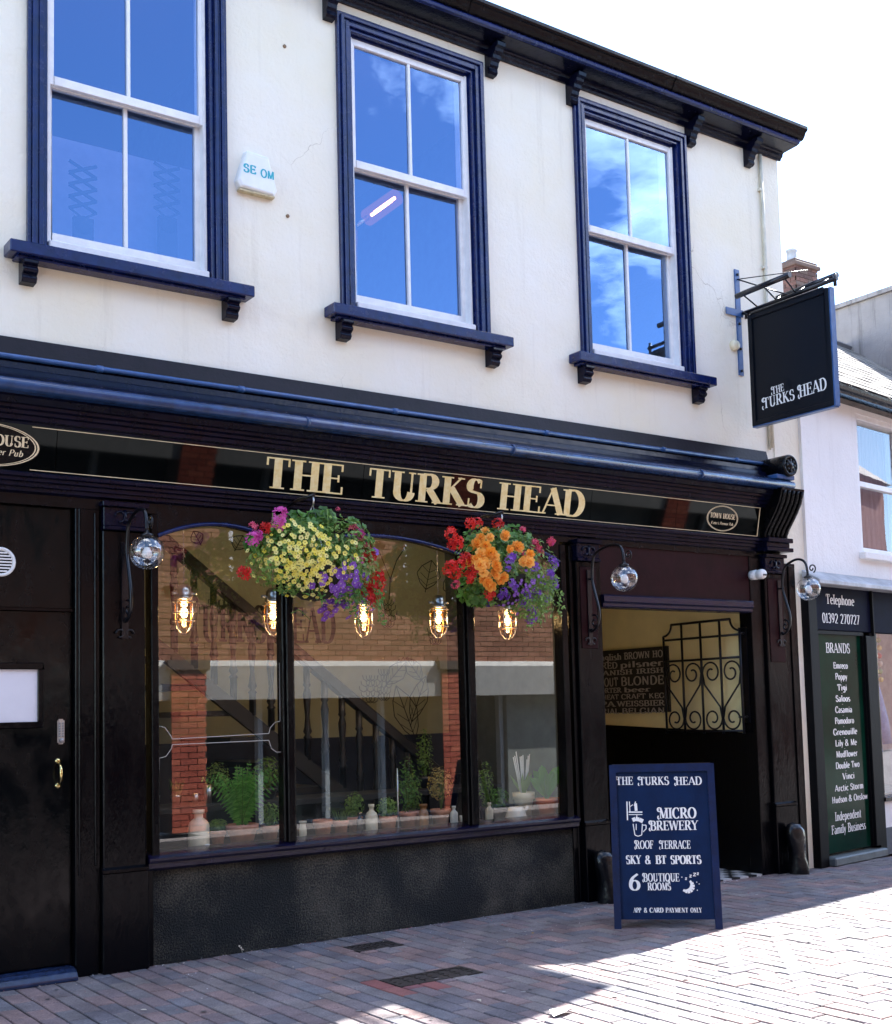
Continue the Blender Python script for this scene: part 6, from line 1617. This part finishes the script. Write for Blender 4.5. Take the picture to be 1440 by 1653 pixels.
for w0, w1, h0, h1 in wins:
    m = MB(); m.box(w0, w0 + .06, OY - .02, OY - .005, h0, h1).box(w1 - .06, w1, OY - .02, OY - .005, h0, h1).box(w0, w1, OY - .02, OY - .006, h1 - .06, h1).box(w0, w1, OY - .02, OY + .05, h0 - .06, h0).box((w0 + w1) / 2 - .02, (w0 + w1) / 2 + .02, OY - .02, OY - .007, h0, h1 - .06)
    wf = part('window', m, WHITE, op); m = MB(); m.box(w0 + .06, w1 - .06, OY - .02, OY - .012, h0, h1 - .06); part('pane', m, mat('dark opposite glass', (.02, .03, .025), .04), wf)
m = MB(); m.prism([(OY + .16, 1.62), (OY + .02, 1.62), (OY - .35, 1.62), (OY - .35, 2.12), (OY + .10, 2.12), (OY + .16, 2.05)], -12, 26); part('shop_fascia', m, mat('pale fascia board', (.38, .38, .355), .6, var=.1), op)
for x0, x1 in ((5.87, 6.33), (9.93, 10.44), (1.6, 2.1), (14.2, 14.7)):
    m = MB(); m.box(x0, x1, OY - .2, OY + .18, 0, 2.0); m.box(x0 - .05, x1 + .04, OY + .0, OY + .22, 2.0, 2.12); pr = part('pier', m, MATS['dark mortar'], op); mb = MB(); z = .01; r = 0
    while z < 1.93:
        x = x0 + (-.11 if r % 2 else 0)
        while x < x1 - .02:
            a0_, b0_ = max(x, x0), min(x + .215, x1)
            if b0_ - a0_ > .04: mb.box(a0_, b0_, OY + .18, OY + .195, z, z + .065)
            x += .225
        z += .075; r += 1
    part('brickwork', mb, piece_mat('pier brick', [(.46, .11, .065), (.52, .14, .08), (.40, .09, .055)], .8, True, .4, 50, .3, .2) if 'pier brick' not in MATS else MATS['pier brick'], pr, kind='stuff')
m = MB(); m.box(-12, 26, OY - .4, OY - .25, 0, 1.62); part('shop_glazing', m, mat('dark shop glazing', (.02, .028, .03), .08, var=.4, vscale=1.0), op)
m = MB()
for x in (2.9, 3.8, 4.9, 7.2, 8.2, 9.1, 11.2, 12.0, 13.0, 15.5, 17): m.box(x, x + .07, OY - .25, OY - .15, 0, 1.62)
part('shop_mullion', m, mat('pale mullion', (.35, .40, .42), .5), op)
m = MB(); m.box(11.3, 14.2, OY - .25, OY - .1, 0, 1.62); part('shop_blind', m, mat('pale blind', (.20, .22, .20), .7, var=.15, vscale=3), op)
m = MB(); m.prism([(OY + .25, 6.4), (OY - 4, 8.2), (OY - 4, 8.1), (OY + .25, 6.3)], -12, 26); part('roof', m, SLATE, op)

ot = thing('opposite_tall_building', 'taller brick house across the street mirrored in the neighbouring sash window', 'building', (23, -7.6, 0))
m = MB(); m.box(19.1, 34, -14, -7.45, 0, 7.6); part('wall', m, mat('plum brick wall', (.26, .12, .10), .85, var=.25, vscale=9, bump=.3), ot)
m = MB(); m.prism([(-7.2, 7.6), (-10.5, 10.2), (-14.2, 7.6)], 19.0, 34.1); part('roof', m, SLATE, ot)
for k in range(4):
    m = MB(); x = 20.2 + k * 3.2; m.box(x, x + 1.1, -7.46, -7.42, 3.6, 5.4); part('window', m, mat('dark opposite glass', (.02, .03, .025), .04), ot)

# ------------------------------------------------------------------ litter
c = G(905, 1638); m = MB(); r_ = random.Random(3)
pts = [(-.06, -.02), (-.02, -.045), (.03, -.03), (.075, -.012), (.06, .015), (.01, .03), (-.045, .025)]
vs = [(c[0] + x, c[1] + y, .004 + (abs(math.sin(i * 2.3)) * .022)) for i, (x, y) in enumerate(pts)] + [(c[0], c[1], .006)]
m.add(vs, [(7, i, (i + 1) % 7) for i in range(7)]); m.add([(v[0], v[1], v[2] + .0012) for v in vs], [(7, (i + 1) % 7, i) for i in range(7)])
single('paper_scrap', m, mat('crumpled paper', (.75, .73, .78), .8), 'crumpled white paper scrap at the tip of the sign shadow', 'litter', (float(c[0]), float(c[1]), 0))
lf = [(232, 1632, 'dry pale leaf on the pavers in front of the left stall riser'), (539, 1580, 'pale flattened leaf on the pavers left of the drain cover'), (773, 1616, 'small brown leaf on the shaded pavers right of the drain cover'), (860, 1508, 'small pale petal on the pavers near the right end of the riser'), (370, 1531, 'thin weed sprig at the foot of the stall riser')]
for k, (px, py, lab) in enumerate(lf):
    c = G(px, py); m = MB(); a0 = k * 1.3; s_ = .022 if k != 4 else .014
    if k == 4:
        c = np.array([c[0], -.012, 0]); m.tube([(c[0], -.01, .0), (c[0] - .01, -.015, .03), (c[0] - .03, -.02, .045)], .002, 5)
        for q_ in range(3): leaves(m, r_, (c[0] - .01 * q_, -.015, .02 + .012 * q_), (.3, -1, .4), .018, .008)
    else: leaves(m, r_, (c[0], c[1], .006), (0, 0, 1), s_ * 1.6, s_, .15)
    single('weed_sprig' if k == 4 else 'fallen_leaf', m, mat('dry leaf %d' % (k % 2), ((.55, .48, .38), (.30, .19, .08))[k % 2] if k != 4 else (.3, .3, .12), .8), lab, 'weed' if k == 4 else 'leaf', (float(c[0]), float(c[1]), 0))
# tiny petals and grit strewn over the paving
m = MB()
for k_ in range(620):
    x, y = rnd.uniform(1.6, 8.2), -abs(rnd.gauss(0, .7 if k_ % 2 else .05)) - .015
    if y < -3: continue
    a = rnd.uniform(0, 6.28); s_ = rnd.uniform(.003, .008); z = .0045
    m.add([(x + s_ * math.cos(a + q_ * PI / 2) * (1 if q_ % 2 else .6), y + s_ * math.sin(a + q_ * PI / 2) * (1 if q_ % 2 else .6), z + .001 * q_) for q_ in range(4)], [(0, 1, 2, 3)])
o = part('fallen_petals', m, piece_mat('petal litter', [(.55, .5, .46), (.5, .42, .35), (.4, .10, .10), (.6, .58, .6)], .8, True), pave, kind='stuff')
# a few more herbs and jars fill the row along the glass
plant('potted_thyme', 'low bushy herb in a terracotta pot between the flagon and the fern', 352, 24, 26, 'bush', .30, seed=31, ph=22)
plant('potted_parsley', 'round green herb in a terracotta pot right of the fern', 436, 28, 27, 'bush', .30, seed=33, ph=40)
plant('potted_basil', 'bushy green herb behind the small dark glass bottle', 573, 24, 26, 'bush', .36, seed=35, ph=44)
plant('potted_ivy', 'trailing green plant between the brown bottle and the steel rod', 668, 24, 26, 'bush', .38, seed=37, ph=70)
plant('potted_spider_plant', 'spiky green plant left of the orange pot', 866, 24, 26, 'grass', .36, seed=39, ph=44)

# trodden gum and drips on the pavers
m = MB()
for _ in range(150):
    x, y = rnd.uniform(1.6, 9.0), -rnd.uniform(.1, 3.4); s_ = rnd.uniform(.006, .017); n = 8; ph = rnd.uniform(0, 6)
    m.add([(x + s_ * math.cos(ph + 2 * PI * i / n) * rnd.uniform(.7, 1.1), y + s_ * math.sin(ph + 2 * PI * i / n) * rnd.uniform(.7, 1.1), .0052) for i in range(n)], [tuple(range(n))])
part('gum_spot', m, piece_mat('old gum', [(.05, .048, .05), (.30, .29, .28), (.07, .065, .065), (.22, .20, .20)], .8, True), pave, kind='stuff')
